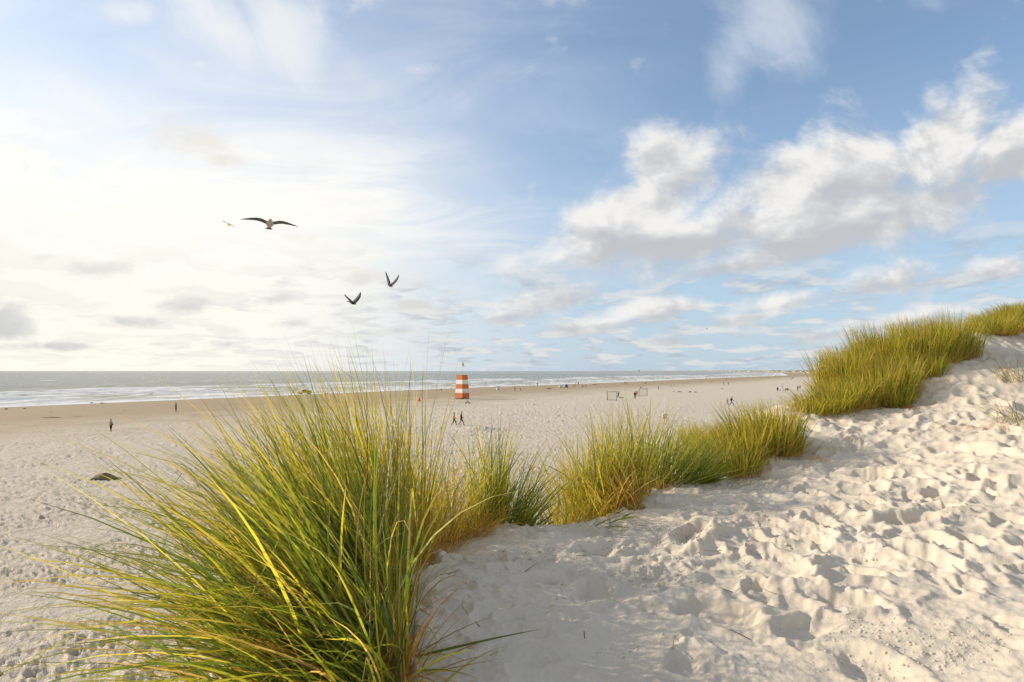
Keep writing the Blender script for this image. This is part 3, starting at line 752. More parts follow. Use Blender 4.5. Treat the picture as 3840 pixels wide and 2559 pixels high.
for px, d in BELT:
    for k, (du, dv) in enumerate(((0, .10), (.16, .42), (-.15, .75))):
        if (random.random() < .22 or 3000 < px < 3280) and k: continue
        x = ((px - CX) / F * d + du - .35 * dv) * K; y = (d + dv) * K
        tall = float(np.interp(px, [2755, 2850, 2930], [.82, 1.0, 1.0])) if d < 8 else float(np.interp(px, [3060, 3112, 3165, 3230, 3290, 3380], [.44, .58, .70, .82, .92, .98])) if d < 9.8 else float(np.interp(px, [3370, 3450, 3530, 3580, 3615], [.90, 1.08, 1.36, 1.6, 1.15]))
        belt_tussock(x, y, nb, belt_label(px, k), 'marram belt on the dune crest', random.uniform(.85, 1.1), tall * random.uniform(.82, 1.08)); nb += 1
for px, d in ((2770, 7.15), (2940, 7.6), (3360, 9.2), (3470, 9.95)):
    belt_tussock((px - CX) / F * d * K, d * K, nb, belt_label(px, 0), 'marram belt on the dune crest', random.uniform(.6, .8), .75); nb += 1
for k, (px, d) in enumerate(((3700, 12.0), (3735, 12.3), (3770, 12.6), (3805, 12.9), (3845, 13.2), (3730, 12.8), (3785, 13.2), (3835, 13.6), (3880, 13.9))):
    belt_tussock((px - CX) / F * d * K, d * K, nb, 'low marram tussock on the far upper dune crest behind the sandy saddle', 'marram on the upper crest', random.uniform(.9, 1.15), .60); nb += 1
# sparse blue-green shoots on the slope by the frame edge, dry remains on the open sand
def sparse_variant(seed, wts, n, L, tilt):
    r2 = np.random.default_rng(seed); B = Blades(); a = r2.random(n) * 6.283; r = .22 * np.sqrt(r2.random(n))
    c0, c1, c2 = colours(n, wts, r2)
    B.add(r * np.cos(a), r * np.sin(a), 0 * r - .02, 2.6 + r2.normal(size=n) * .9, tilt[0] + (tilt[1] - tilt[0]) * r2.random(n), .2 + .6 * r2.random(n), L[0] + (L[1] - L[0]) * r2.random(n), .003 + .003 * r2.random(n), c0, c1, c2, .5, r2)
    B.done(); return B.mesh('marram_shoots', np.arange(len(B.P)))
sv = sparse_variant(5, dict(blue=4, pale=2, straw=1.4, rust=.8), 110, (.2, .5), (.1, .9))
for (px, py), lb in (((3835, 1445), 'sparse blue-green marram shoots with orange dead base, below the sandy saddle'), ((3830, 1605), 'thin sparse blue-green marram shoots, lower of the two on the open dune slope')):
    p = hit(px, py)
    o = link('marram_shoots', sv, loc=(p.x, p.y, ground(p.x, p.y))); tag(o, lb, 'grass tussock'); o.rotation_euler = (0, 0, .3 if py < 1500 else -.4)
    if py > 1500: o.scale = (.9, .9, .8)
dv = sparse_variant(6, dict(rust=3, straw=2), 46, (.06, .2), (.5, 1.3))
for px, py in ((3717, 1625), (3053, 1758), (3095, 1703), (3570, 1615), (3527, 1452), (3230, 1640), (3180, 1662), (3450, 1540)):
    p = hit(px, py); o = link('dry_grass_tuft', dv, loc=(p.x, p.y, ground(p.x, p.y) + .005))
    s_ = random.uniform(.55, .9); o.scale = (s_, s_, s_ * .7); o.rotation_euler = (0, 0, random.uniform(0, 6))
    tag(o, 'small rusty tuft of dead grass on the open sandy dune slope', 'grass tuft', 'dead grass tufts on the slope')
# ------------------------------------------------------------------ dry stalks and sand crumbs on the dune
M_STRAW = plain('straw', (.36, .24, .10), .7, .3, 30)
M_DARKSTRAW = plain('dark_straw', (.17, .10, .05), .7, .3, 30)
def stalk_mesh(L, bend):
    bm = bmesh.new(); bm_tube(bm, [(-L / 2, 0, 0), (-L / 6, bend * .6, .004), (L / 6, bend, .006), (L / 2, 0, 0.001)], [.0022, .002, .0016, .0006], 5)
    return bm_mesh('dry_stalk', bm, True)
SM = [stalk_mesh(.16, .02), stalk_mesh(.10, -.012), stalk_mesh(.24, .035), stalk_mesh(.13, .0)]
for k in SM[:3]: k.materials.append(M_STRAW)
SM[3].materials.append(M_DARKSTRAW)
for i, (px, py) in enumerate(((1660, 2205), (1700, 2190), (1770, 2340), (2190, 2395), (2420, 2000), (2705, 2090), (2635, 2100), (2715, 2230), (3050, 2165), (3065, 2180), (2925, 2260), (2765, 2385), (2540, 2420), (3230, 1960), (2750, 1970),
        (2990, 1730), (3110, 1720), (3320, 1690), (3260, 1610), (3400, 1650), (3480, 1700), (3560, 1560), (3150, 1860), (3340, 1790), (3610, 1800), (2860, 1800), (2230, 2120), (1990, 2170), (1620, 2290), (1850, 2450))):
    p = hit(px, py); o = link('dry_stalk', SM[i % 4], loc=(p.x, p.y, ground(p.x, p.y) + .004))
    o.rotation_euler = (random.uniform(-.2, .2), random.uniform(-.3, .3), random.uniform(0, 3.1))
    tag(o, 'short dry grass stalk lying loose on the dune sand', 'stalk', 'dry stalks on the sand')
def crumbs():
    bm = bmesh.new(); bmesh.ops.create_icosphere(bm, subdivisions=1, radius=1.0)
    bv = np.array([v.co[:] for v in bm.verts]); bf = np.array([[v.index for v in f.verts] for f in bm.faces]); bm.free()
    r2 = np.random.default_rng(5); X = []; Y = []; Sz = []
    def patch(px, py, n, sx, sy, lo, hi):
        u = px + r2.normal(size=n) * sx; v = py + r2.normal(size=n) * sy
        d = 1.35 * K * F / np.maximum(v - HY, 250)
        X.append((u - CX) / F * d); Y.append(d); Sz.append(lo + (hi - lo) * r2.random(n) ** 4)
    patch(3400, 2470, 700, 190, 50, .001, .009); patch(3230, 2400, 220, 80, 26, .001, .009); patch(3620, 2530, 200, 80, 22, .001, .009)
    for px, py, n in ((2330, 2060, 150), (2500, 1990, 150), (2600, 2010, 120), (1950, 2090, 110), (1900, 2120, 70), (2300, 2160, 130), (2480, 2170, 150), (2420, 1985, 60), (2900, 1960, 90), (3000, 2020, 80), (2800, 2080, 80), (2080, 2060, 100),
                      (3480, 1960, 60), (3250, 2120, 60), (2700, 1870, 100), (2560, 1850, 60), (1760, 2220, 60), (2100, 2230, 70), (2330, 2400, 40), (3700, 1990, 50), (3300, 1900, 60)):
        patch(px, py, n, 70, 20, .003, .016)
    patch(2600, 2150, 600, 500, 180, .002, .007)
    x = np.concatenate(X); y = np.concatenate(Y); s = np.concatenate(Sz)
    z, _, du, _ = terrain(x, y); ok = (du > .9) & (y > 1.7); x, y, z, s = x[ok], y[ok], z[ok], s[ok]; n = len(x)
    jit = 1 + .55 * (r2.random((n, len(bv), 1)) - .5)
    V = bv[None] * jit * s[:, None, None] * np.array([1, 1, .75]) + np.c_[x, y, z - s * .1][:, None]
    Fc = (np.arange(n)[:, None, None] * len(bv) + bf[None]).reshape(-1, 3)
    me = mesh_np('sand_crumbs', V.reshape(-1, 3), Fc)
    for an, val in (('shore', 170.0), ('veg', 0.0), ('dune', 1.0)):
        at = me.attributes.new(an, 'FLOAT', 'POINT'); at.data.foreach_set('value', np.full(len(me.vertices), val, np.float32))
    me.materials.append(M_SAND)
    o = link('sand_crumbs', me); tag(o, 'loose crumbs of damp sand kicked up on the dune', 'sand', kind='stuff')
crumbs()
#---PART3---
# ------------------------------------------------------------------ shared paints and cloths
_mc = {}
def paint(c, rough=.7, var=.10):
    k = (tuple(c), rough)
    if k not in _mc: _mc[k] = plain('paint_%d' % len(_mc), c, rough, var, 8.0)
    return _mc[k]
BEIGE_SKIN = (.46, .27, .17); BLACK = (.012, .012, .014); NAVY = (.02, .025, .05); DARK = (.035, .028, .022); ORANGE = (.75, .17, .02); WHITE = (.78, .77, .74)
GREYB = (.24, .26, .33); OLIVE = (.12, .10, .05); BROWN = (.16, .085, .04); RED = (.42, .05, .03); JEANS = (.10, .15, .26); KHAKI = (.28, .21, .12); HAIR = (.06, .04, .025)
# ------------------------------------------------------------------ people
JOINTS = dict(pelvis=((0, 0, .96), .135), waist=((0, .01, 1.12), .125), chest=((0, .01, 1.36), .15), neck=((0, 0, 1.50), .058), jaw=((0, -.015, 1.58), .08), crown=((0, .0, 1.70), .085),
    hip_l=((.09, 0, .90), .095), knee_l=((.10, -.01, .50), .062), ankle_l=((.10, .02, .09), .043), toe_l=((.11, -.13, .04), .036),
    hip_r=((-.09, 0, .90), .095), knee_r=((-.10, -.01, .50), .062), ankle_r=((-.10, .02, .09), .043), toe_r=((-.11, -.13, .04), .036),
    sho_l=((.18, .01, 1.41), .07), elb_l=((.25, .03, 1.13), .046), wri_l=((.26, -.04, .89), .034), han_l=((.26, -.07, .79), .032),
    sho_r=((-.18, .01, 1.41), .07), elb_r=((-.25, .03, 1.13), .046), wri_r=((-.26, -.04, .89), .034), han_r=((-.26, -.07, .79), .032))
BONES = [('pelvis', 'waist', 1), ('waist', 'chest', 1), ('chest', 'neck', 1), ('neck', 'jaw', 0), ('jaw', 'crown', 0),
    ('pelvis', 'hip_l', 2), ('hip_l', 'knee_l', 2), ('knee_l', 'ankle_l', 5), ('ankle_l', 'toe_l', 3), ('pelvis', 'hip_r', 2), ('hip_r', 'knee_r', 2), ('knee_r', 'ankle_r', 5), ('ankle_r', 'toe_r', 3),
    ('chest', 'sho_l', 1), ('sho_l', 'elb_l', 1), ('elb_l', 'wri_l', 4), ('wri_l', 'han_l', 0), ('chest', 'sho_r', 1), ('sho_r', 'elb_r', 1), ('elb_r', 'wri_r', 4), ('wri_r', 'han_r', 0)]
# slots: 0 skin, 1 top, 2 trousers, 3 shoes, 4 sleeve end, 5 lower leg
POSES = {
 'stand': {},
 'walk': dict(knee_l=(.09, -.20, .52), ankle_l=(.09, -.30, .10), toe_l=(.10, -.45, .07), knee_r=(-.09, .06, .50), ankle_r=(-.09, .36, .14), toe_r=(-.09, .26, .04), elb_l=(.24, .16, 1.15), wri_l=(.23, .12, .92), han_l=(.22, .10, .83), elb_r=(-.24, -.10, 1.14), wri_r=(-.22, -.26, .97), han_r=(-.21, -.33, .93)),
 'stride': dict(knee_l=(.09, -.30, .56), ankle_l=(.09, -.42, .13), toe_l=(.10, -.57, .09), knee_r=(-.09, .16, .52), ankle_r=(-.09, .56, .22), toe_r=(-.09, .50, .10), chest=(0, -.05, 1.35), neck=(0, -.08, 1.49), jaw=(0, -.11, 1.57), crown=(0, -.10, 1.69), elb_l=(.25, .18, 1.16), wri_l=(.22, .02, 1.02), han_l=(.21, -.06, 1.02), elb_r=(-.24, -.14, 1.14), wri_r=(-.2, -.34, 1.06), han_r=(-.19, -.41, 1.08)),
 'hold': dict(elb_l=(.25, .0, 1.14), wri_l=(.12, -.20, 1.20), han_l=(.06, -.25, 1.25), elb_r=(-.25, .02, 1.14), wri_r=(-.14, -.18, 1.05), han_r=(-.08, -.24, 1.06), ankle_l=(.06, .02, .09), toe_l=(.07, -.13, .04), ankle_r=(-.06, .02, .09), toe_r=(-.07, -.13, .04)),
 'arms': dict(elb_l=(.42, .0, 1.30), wri_l=(.62, -.08, 1.34), han_l=(.71, -.1, 1.36), elb_r=(-.40, .0, 1.24), wri_r=(-.56, -.1, 1.12), han_r=(-.63, -.13, 1.08)),
 'apart': dict(ankle_l=(.18, .02, .09), toe_l=(.2, -.13, .04), knee_l=(.15, -.01, .5), ankle_r=(-.18, .02, .09), toe_r=(-.2, -.13, .04), knee_r=(-.15, -.01, .5), elb_l=(.3, .05, 1.14), wri_l=(.2, .0, .98), han_l=(.15, -.04, .95), elb_r=(-.3, .05, 1.14), wri_r=(-.2, .0, .98), han_r=(-.15, -.04, .95)),
 'crouch': dict(pelvis=(0, .12, .38), waist=(0, .06, .54), chest=(0, -.06, .76), neck=(0, -.10, .90), jaw=(0, -.13, .97), crown=(0, -.12, 1.09), hip_l=(.10, .10, .34), knee_l=(.15, -.28, .46), ankle_l=(.12, -.05, .09), toe_l=(.13, -.2, .04), hip_r=(-.10, .10, .34), knee_r=(-.15, -.28, .46), ankle_r=(-.12, -.05, .09), toe_r=(-.13, -.2, .04), sho_l=(.17, -.06, .80), elb_l=(.22, -.22, .60), wri_l=(.12, -.38, .45), han_l=(.08, -.44, .38), sho_r=(-.17, -.06, .80), elb_r=(-.22, -.22, .60), wri_r=(-.12, -.38, .45), han_r=(-.08, -.44, .38)),
 'sit': dict(pelvis=(0, .1, .13), waist=(0, .14, .28), chest=(0, .12, .52), neck=(0, .08, .67), jaw=(0, .06, .75), crown=(0, .07, .87), hip_l=(.10, .05, .11), knee_l=(.14, -.34, .34), ankle_l=(.12, -.62, .09), toe_l=(.13, -.74, .10), hip_r=(-.10, .05, .11), knee_r=(-.14, -.34, .34), ankle_r=(-.12, -.62, .09), toe_r=(-.13, -.74, .10), sho_l=(.18, .12, .57), elb_l=(.24, -.02, .36), wri_l=(.16, -.24, .36), han_l=(.10, -.32, .38), sho_r=(-.18, .12, .57), elb_r=(-.24, -.02, .36), wri_r=(-.16, -.24, .36), han_r=(-.10, -.32, .38)),
}
_pm = {}
def pose_mesh(pose):
    if pose in _pm: return _pm[pose]
    J = {k: (Vector(POSES[pose].get(k, v[0])), v[1]) for k, v in JOINTS.items()}
    names = list(J); idx = {n: i for i, n in enumerate(names)}
    me = bpy.data.meshes.new('person_rig'); me.from_pydata([J[n][0] for n in names], [(idx[a], idx[b]) for a, b, _ in BONES], [])
    ob = bpy.data.objects.new('person_rig', me); C.objects.link(ob)
    ob.modifiers.new('skin', 'SKIN'); sub = ob.modifiers.new('sub', 'SUBSURF'); sub.levels = 2; sub.render_levels = 2
    for i, n in enumerate(names):
        sv_ = me.skin_vertices[0].data[i]; r = J[n][1]
        sv_.radius = (r * 1.3, r * 1.0) if n in ('chest', 'waist', 'pelvis') else (r * 1.2, r * 1.2)
        sv_.use_root = (n == 'pelvis')
    dg = bpy.context.evaluated_depsgraph_get(); dg.update()
    res = bpy.data.meshes.new_from_object(ob.evaluated_get(dg)); res.name = 'person_' + pose
    bpy.data.objects.remove(ob); bpy.data.meshes.remove(me)
    res.materials.clear()
    for k in range(6): res.materials.append(None)
    segs = [(J[a][0], J[b][0], (J[a][1] + J[b][1]) / 2, s_) for a, b, s_ in BONES]
    for f in res.polygons:
        c = Vector(f.center); best = 9; sl = 1
        for a, b, r, s_ in segs:
            d = b - a; t = max(0, min(1, (c - a).dot(d) / d.length_squared)); q = (c - a - d * t).length - r
            if q < best: best, sl = q, s_
        f.material_index = sl; f.use_smooth = True
    _pm[pose] = res, J; return _pm[pose]
def hair_mesh(J, kind):
    c = (J['jaw'][0] + J['crown'][0]) / 2 + Vector((0, .012, .02)); bm = bmesh.new()
    bmesh.ops.create_uvsphere(bm, u_segments=12, v_segments=8, radius=1.0)
    lo = -.25 if kind == 'hair' else .05
    for v in bm.verts:
        p = v.co.copy()
        if p.z < lo: p.z = lo
        if kind == 'hat': p.x *= .118; p.y *= .128; p.z = p.z * .15 + .02
        elif kind == 'hood': p.x *= .125; p.y *= .135; p.z = p.z * .17 + .0
        else: p.x *= .104; p.y = p.y * .112 + .012; p.z = p.z * .128 + .022
        v.co = c + p
    return bm_mesh(kind, bm, True)
def coat_mesh(J):
    p = J['pelvis'][0]; ch = J['chest'][0]; bm = bmesh.new(); rings = []
    for z, rx, ry, t in ((.0, .205, .165, 0), (.30, .17, .135, .4), (.52, .20, .135, .75), (.60, .19, .12, .95), (.66, .09, .08, 1.0)):
        q = p.lerp(ch, t); zz = p.z - .26 + z * 1.18
        rings.append([bm.verts.new((q.x + rx * math.cos(a), q.y + ry * math.sin(a), zz)) for a in [2 * math.pi * k / 12 for k in range(12)]])
    for a, b in zip(rings, rings[1:]):
        for k in range(12): bm.faces.new((a[k], a[(k + 1) % 12], b[(k + 1) % 12], b[k]))
    return bm_mesh('coat', bm, True)
_hm = {}
def person(px, py, h, label, pose='stand', top=DARK, bot=DARK, leg=None, sleeve=None, hair=HAIR, head='hair', yaw=0.0, group=None, coat=None, extra=None):
    p = hit(px, py, 'beach'); res, J = pose_mesh(pose)
    d = p.y
    tall = {'crouch': 1.18, 'sit': .96}.get(pose, 1.78)
    sc = min(1.12, max(.5, h * d / F / tall))
    root = empty('person', (p.x, p.y, ground(p.x, p.y) - .01), yaw); tag(root, label, 'person', group); root.scale = (sc,) * 3
    o = link('body', res, parent=root)
    skin = paint(BEIGE_SKIN)
    for i, c in enumerate((BEIGE_SKIN, top, bot, DARK if leg else DARK, sleeve or top, leg or bot)):
        o.material_slots[i].link = 'OBJECT'; o.material_slots[i].material = paint(c)
    if h > 8:
        key = (pose, head)
        if key not in _hm: _hm[key] = hair_mesh(J, head)
        ho = link(head, _hm[key], parent=root)
        if not ho.data.materials: ho.data.materials.append(None)
        ho.material_slots[0].link = 'OBJECT'; ho.material_slots[0].material = paint(hair)
    if coat: link('coat', coat_mesh(J), paint(coat), parent=root)
    return root
W_ = -math.pi / 2; E_ = math.pi / 2            # facing left / right of the photograph
r_ = person(416, 1619.5, 47, 'person in grey-blue jumper and black shorts standing alone, hand raised to chest', 'hold', GREYB, BLACK, leg=BEIGE_SKIN, yaw=2.9, hair=(.35, .22, .12))
bm = bmesh.new(); bm_box(bm, (-.10, -.17, 1.02), (.16, .09, .20)); link('shoulder_bag', bm_mesh('shoulder_bag', bm), paint(BLACK), parent=r_)
person(660, 1546, 36, 'person in olive shirt and shorts standing with legs apart on the open sand', 'apart', OLIVE, OLIVE, leg=BEIGE_SKIN, yaw=2.6)
person(1703, 1594.5, 48, 'walker in bright orange jacket and dark green trousers, hands behind the back', 'walk', ORANGE, (.05, .055, .03), yaw=E_)
person(1730, 1595.5, 49, 'walker in long dark coat with orange hat and brown trousers', 'walk', DARK, BROWN, yaw=E_, hair=(.8, .2, .02), head='hat', coat=(.045, .035, .018))
person(2743, 1524, 39, 'adult in dark top and blue jeans striding along beside a child', 'stride', DARK, JEANS, leg=DARK, yaw=E_, hair=(.32, .2, .09))
person(2727, 1520, 27, 'child in mustard top and brown trousers running beside a striding adult', 'walk', (.33, .22, .06), BROWN, yaw=E_, hair=(.4, .26, .1))
person(2381, 1497, 33, 'person in a dark bathrobe-like coat standing between the two football goals', 'apart', DARK, DARK, yaw=.3, coat=(.03, .022, .018))
person(2388, 1488, 23, 'person in red-orange top and shorts standing between the two football goals', 'hold', (.55, .10, .04), (.4, .1, .04), leg=BEIGE_SKIN, yaw=-.4)
person(2319, 1493, 25, 'person in dark clothes leaning at the post of a football goal', 'walk', DARK, DARK, yaw=W_)
person(2916, 1472.5, 21.5, 'person in dark wetsuit standing left of the white beach sign post', 'walk', BLACK, BLACK, leg=BEIGE_SKIN, yaw=2.4)
person(2991.5, 1469, 24, 'person in black clothes standing near the grassy dune with a small kite', 'hold', BLACK, BLACK, leg=BEIGE_SKIN, yaw=.6)
person(3042, 1462, 20, 'person in orange top half hidden behind the marram belt', 'stand', ORANGE, DARK, yaw=.4)
person(2469, 1462, 14.5, 'person in pale grey top and dark trousers, arms out from the sides', 'arms', (.35, .35, .33), DARK, yaw=2.9)
person(1931, 1468, 16.5, 'adult in brown jacket and pale trousers with a small child near the tower', 'stand', BROWN, KHAKI, yaw=.8)
person(1952, 1466, 9.5, 'small child in dark clothes beside an adult in brown jacket', 'stand', DARK, DARK, yaw=-.6)
person(1221, 1479, 9, 'crouching person in pale top beside the yellow rescue car', 'crouch', (.4, .4, .3), DARK, yaw=E_)
person(1229, 1481, 10, 'crouching person in dark top beside the yellow rescue car', 'crouch', OLIVE, DARK, yaw=W_)
person(1654, 1465, 9, 'crouching person in dark clothes on the sand left of the striped tower', 'crouch', DARK, DARK, yaw=E_)
TINY = [  # x, y of feet, height, pose, top, trousers, label, group
 (1326, 1466, 12, 'stand', RED, RED, 0), (1322, 1466, 9, 'stand', BROWN, RED, 0), (1338, 1466, 11, 'stand', BROWN, DARK, 0),
 (1973, 1446.5, 9, 'stand', DARK, DARK, 1), (1985, 1446.5, 9, 'stand', DARK, DARK, 1), (2015, 1446.5, 11, 'stand', BLACK, BLACK, 1),
 (2123, 1438, 7, 'stand', KHAKI, DARK, 2), (2149, 1453.5, 13, 'stand', (.3, .09, .05), (.3, .09, .05), 3), (2155, 1453, 9, 'stand', DARK, DARK, 3), (2159, 1444, 10, 'stand', DARK, DARK, 2), (2168, 1444, 11, 'stand', RED, DARK, 2), (2171, 1444.5, 9, 'stand', DARK, (.3, .09, .05), 2),
 (2185, 1451, 7, 'sit', DARK, DARK, 4), (2197, 1451, 11, 'stand', KHAKI, DARK, 3),
 (2335, 1443, 7, 'sit', DARK, WHITE, 4), (2343, 1441.5, 10, 'stand', DARK, DARK, 2), (2348, 1442, 11, 'stand', DARK, BROWN, 2), (2351, 1442.5, 8, 'stand', KHAKI, KHAKI, 2), (2403, 1456.5, 7, 'sit', DARK, DARK, 4),
 (2519, 1452, 9, 'stand', DARK, DARK, 5), (2561, 1448, 10.5, 'arms', DARK, BROWN, 5),
 (2631, 1430.5, 7, 'stand', DARK, DARK, 5), (2634.5, 1431, 7, 'stand', WHITE, DARK, 5), (2639, 1430.5, 7, 'stand', BROWN, DARK, 5), (2646, 1422.5, 7, 'stand', DARK, DARK, 1), (2650.5, 1422.5, 7, 'stand', DARK, DARK, 1),
 (2714, 1444.5, 12, 'walk', BLACK, DARK, 5), (2731, 1444.5, 11, 'walk', BLACK, DARK, 5), (2725, 1427.5, 7, 'stand', DARK, DARK, 5),
 (2847, 1413.5, 5, 'stand', DARK, DARK, 1), (2850.5, 1413.5, 5, 'stand', DARK, DARK, 1), (2907, 1413, 5, 'stand', DARK, DARK, 1), (2910, 1413, 5, 'stand', DARK, DARK, 1), (3006, 1412, 5, 'stand', DARK, DARK, 1),
 (2967, 1424, 5, 'sit', BLACK, BLACK, 4), (2972, 1422, 7, 'stand', BLACK, BLACK, 5), (2976.5, 1418, 4, 'sit', BLACK, BLACK, 4)]
TL = ['distant bather in reddish clothes standing at the foaming edge beyond the tall grass', 'far-off dark figure standing at the edge of the surf', 'distant beachgoer standing on wet sand behind the small tents', 'distant beachgoer standing on dry sand beside the small tents', 'distant beachgoer sitting low on the open sand', 'far-off dark figure walking on the wide open beach']
TG = ['bathers beyond the grass', 'figures at the surf', 'beachgoers behind the tents', 'beachgoers beside the tents', 'sitting beachgoers', 'walkers on the wide beach']
for (x, y, h, ps, a, b, k) in TINY:
    person(x, y, h, TL[k], ps, a, b, leg=BEIGE_SKIN if (int(x) % 3 == 0) else None, yaw=(x * 1.7) % 6.2, group=TG[k])

# ------------------------------------------------------------------ striped lifeguard tower
def tower():
    p = hit(1733, 1496.5, 'beach'); root = empty('lifeguard_tower', (p.x, p.y, ground(p.x, p.y)), R(38.5) - math.atan2(p.x, p.y) * 0 + 0)
    tag(root, 'tapered orange and white striped lifeguard tower with a yellow flag on its roof', 'tower')
    sc = p.y / F; H = 83.5 * sc; b0 = 54.5 * sc / 1.405; t0 = 40.6 * sc / 1.405; z0 = 5 * sc
    m_or = plain('tower_orange', (.56, .145, .025), .55, .07, 3.0); m_wh = plain('tower_white', (.74, .71, .63), .55, .05, 3.0); m_wood = plain('tower_timber', (.20, .14, .08), .8, .2, 9)
    zz = [0, .205, .40, .60, .80, 1.0]
    def frus(name, za, zb, mat, grow=0.0):
        bm = bmesh.new(); vs = []
        for t in (za, zb):
            h = (b0 + (t0 - b0) * t) / 2 + grow
            vs.append([bm.verts.new((sx * h, sy * h, z0 + t * H)) for sx, sy in ((-1, -1), (1, -1), (1, 1), (-1, 1))])
        for k in range(4): bm.faces.new((vs[0][k], vs[0][(k + 1) % 4], vs[1][(k + 1) % 4], vs[1][k]))
        bm.faces.new(vs[0]); bm.faces.new(vs[1][::-1])
        bmesh.ops.bevel(bm, geom=list(bm.edges), offset=.02, segments=1, affect='EDGES')
        return link(name, bm_mesh(name, bm), mat, parent=root)
    for k in range(5):
        o = frus('wall_band', zz[k] + (.004 if k else 0), zz[k + 1], m_or if k % 2 == 0 else m_wh, .0 if k % 2 else .03)
    o = frus('roof_deck', 1.0, 1.012, m_or, .07)
    for s_ in (-1, 1):
        bm = bmesh.new(); bm_box(bm, (s_ * b0 * .38, 0, .17), (.22, b0 * 1.12, .16)); link('skid', bm_mesh('skid', bm), m_wood, parent=root)
        for y_ in (-.42, .42):
            bm = bmesh.new(); bm_tube(bm, [(s_ * b0 * .38 - .09, y_ * b0, .13), (s_ * b0 * .38 + .09, y_ * b0, .13)], .14, 12); link('wheel', bm_mesh('wheel', bm), paint(BLACK), parent=root)
    bm = bmesh.new(); bm_tube(bm, [(.1, .1, z0 + H), (.1, .1, z0 + H + 56 * sc)], [.035, .022], 8); pole = link('flagpole', bm_mesh('flagpole', bm, True), paint((.6, .6, .58)), parent=root)
    bm = bmesh.new(); n = 8; top = z0 + H + 51 * sc; rows = []
    for i in range(n + 1):
        t = i / n; rows.append([bm.verts.new((.1 + u * (.28 + .25 * t) + .04 * math.sin(7 * t + 3 * u), .1 - u * .35 + .05 * math.sin(5 * t + 5 * u), top - t * 15 * sc - u * .35)) for u in (0, .33, .66, 1.0)])
    for a, b in zip(rows, rows[1:]):
        for k in range(3): bm.faces.new((a[k], a[k + 1], b[k + 1], b[k]))
    fl = link('flag', bm_mesh('flag', bm, True), paint((.75, .62, .02)), parent=root); fl.modifiers.new('thick', 'SOLIDIFY').thickness = .012
    bm = bmesh.new(); hx = b0 * .5 * .93
    bm_box(bm, (-hx * .10 + -b0 * .25, -hx - .02, z0 + H * .27), (.30, .10, .32)); link('hatch', bm_mesh('hatch', bm), paint((.42, .42, .36)), parent=root)
    root.rotation_euler = (0, 0, R(52))
tower()

# ------------------------------------------------------------------ beach goals
def goal(px0, px1, py, ptop, label, yaw):
    p = hit((px0 + px1) / 2, py, 'beach'); sc = p.y / F
    W = (px1 - px0) * sc * .80; H = (py - ptop) * sc * .95; Dp = .9
    root = empty('football_goal', (p.x, p.y, ground(p.x, p.y)), yaw); tag(root, label, 'goal', 'football goals on the beach')
    mt = paint((.10, .12, .09), .5)
    for s_ in (-1, 1):
        bm = bmesh.new(); x = s_ * W / 2
        bm_tube(bm, [(x, 0, 0), (x, 0, H)], .05, 8); link('upright', bm_mesh('upright', bm, True), mt, parent=root)
        bm = bmesh.new(); bm_tube(bm, [(x, 0.02, H - .02), (x, Dp * .45, H * .96), (x, Dp * .8, H * .80), (x, Dp * 1.15, 0)], .04, 8); link('stay', bm_mesh('stay', bm, True), mt, parent=root)
    bm = bmesh.new(); bm_tube(bm, [(-W / 2, 0, H), (W / 2, 0, H)], .05, 8); link('crossbar', bm_mesh('crossbar', bm, True), paint((.42, .44, .34)), parent=root)
    bm = bmesh.new(); bm_tube(bm, [(-W / 2, Dp * 1.15, .04), (W / 2, Dp * 1.15, .04)], .05, 8); link('ground_bar', bm_mesh('ground_bar', bm, True), mt, parent=root)
    bm = bmesh.new(); n = 15
    def back(t):
        pts = [(0, H), (Dp * .45, H * .96), (Dp * .8, H * .80), (Dp * 1.15, .04)]
        k = min(2, int(t * 3)); f = t * 3 - k; return (pts[k][0] + (pts[k + 1][0] - pts[k][0]) * f, pts[k][1] + (pts[k + 1][1] - pts[k][1]) * f)
    for i in range(n + 1):
        x = -W / 2 + W * i / n
        bm_tube(bm, [(x, *back(t / 6)) for t in range(7)], .008, 3, False)
    for t in range(1, 14):
        y, z = back(t / 14); bm_tube(bm, [(-W / 2, y, z), (0, y + .05, z - .02), (W / 2, y, z)], .008, 3, False)
    link('net', bm_mesh('net', bm), paint((.30, .36, .24)), parent=root)
goal(2273, 2317, 1502, 1466, 'dark tubular football goal with pale green net, a person leaning at its post', R(-14))
goal(2394, 2432, 1486.5, 1457, 'dark tubular football goal with pale green net, behind the person in red', R(8))

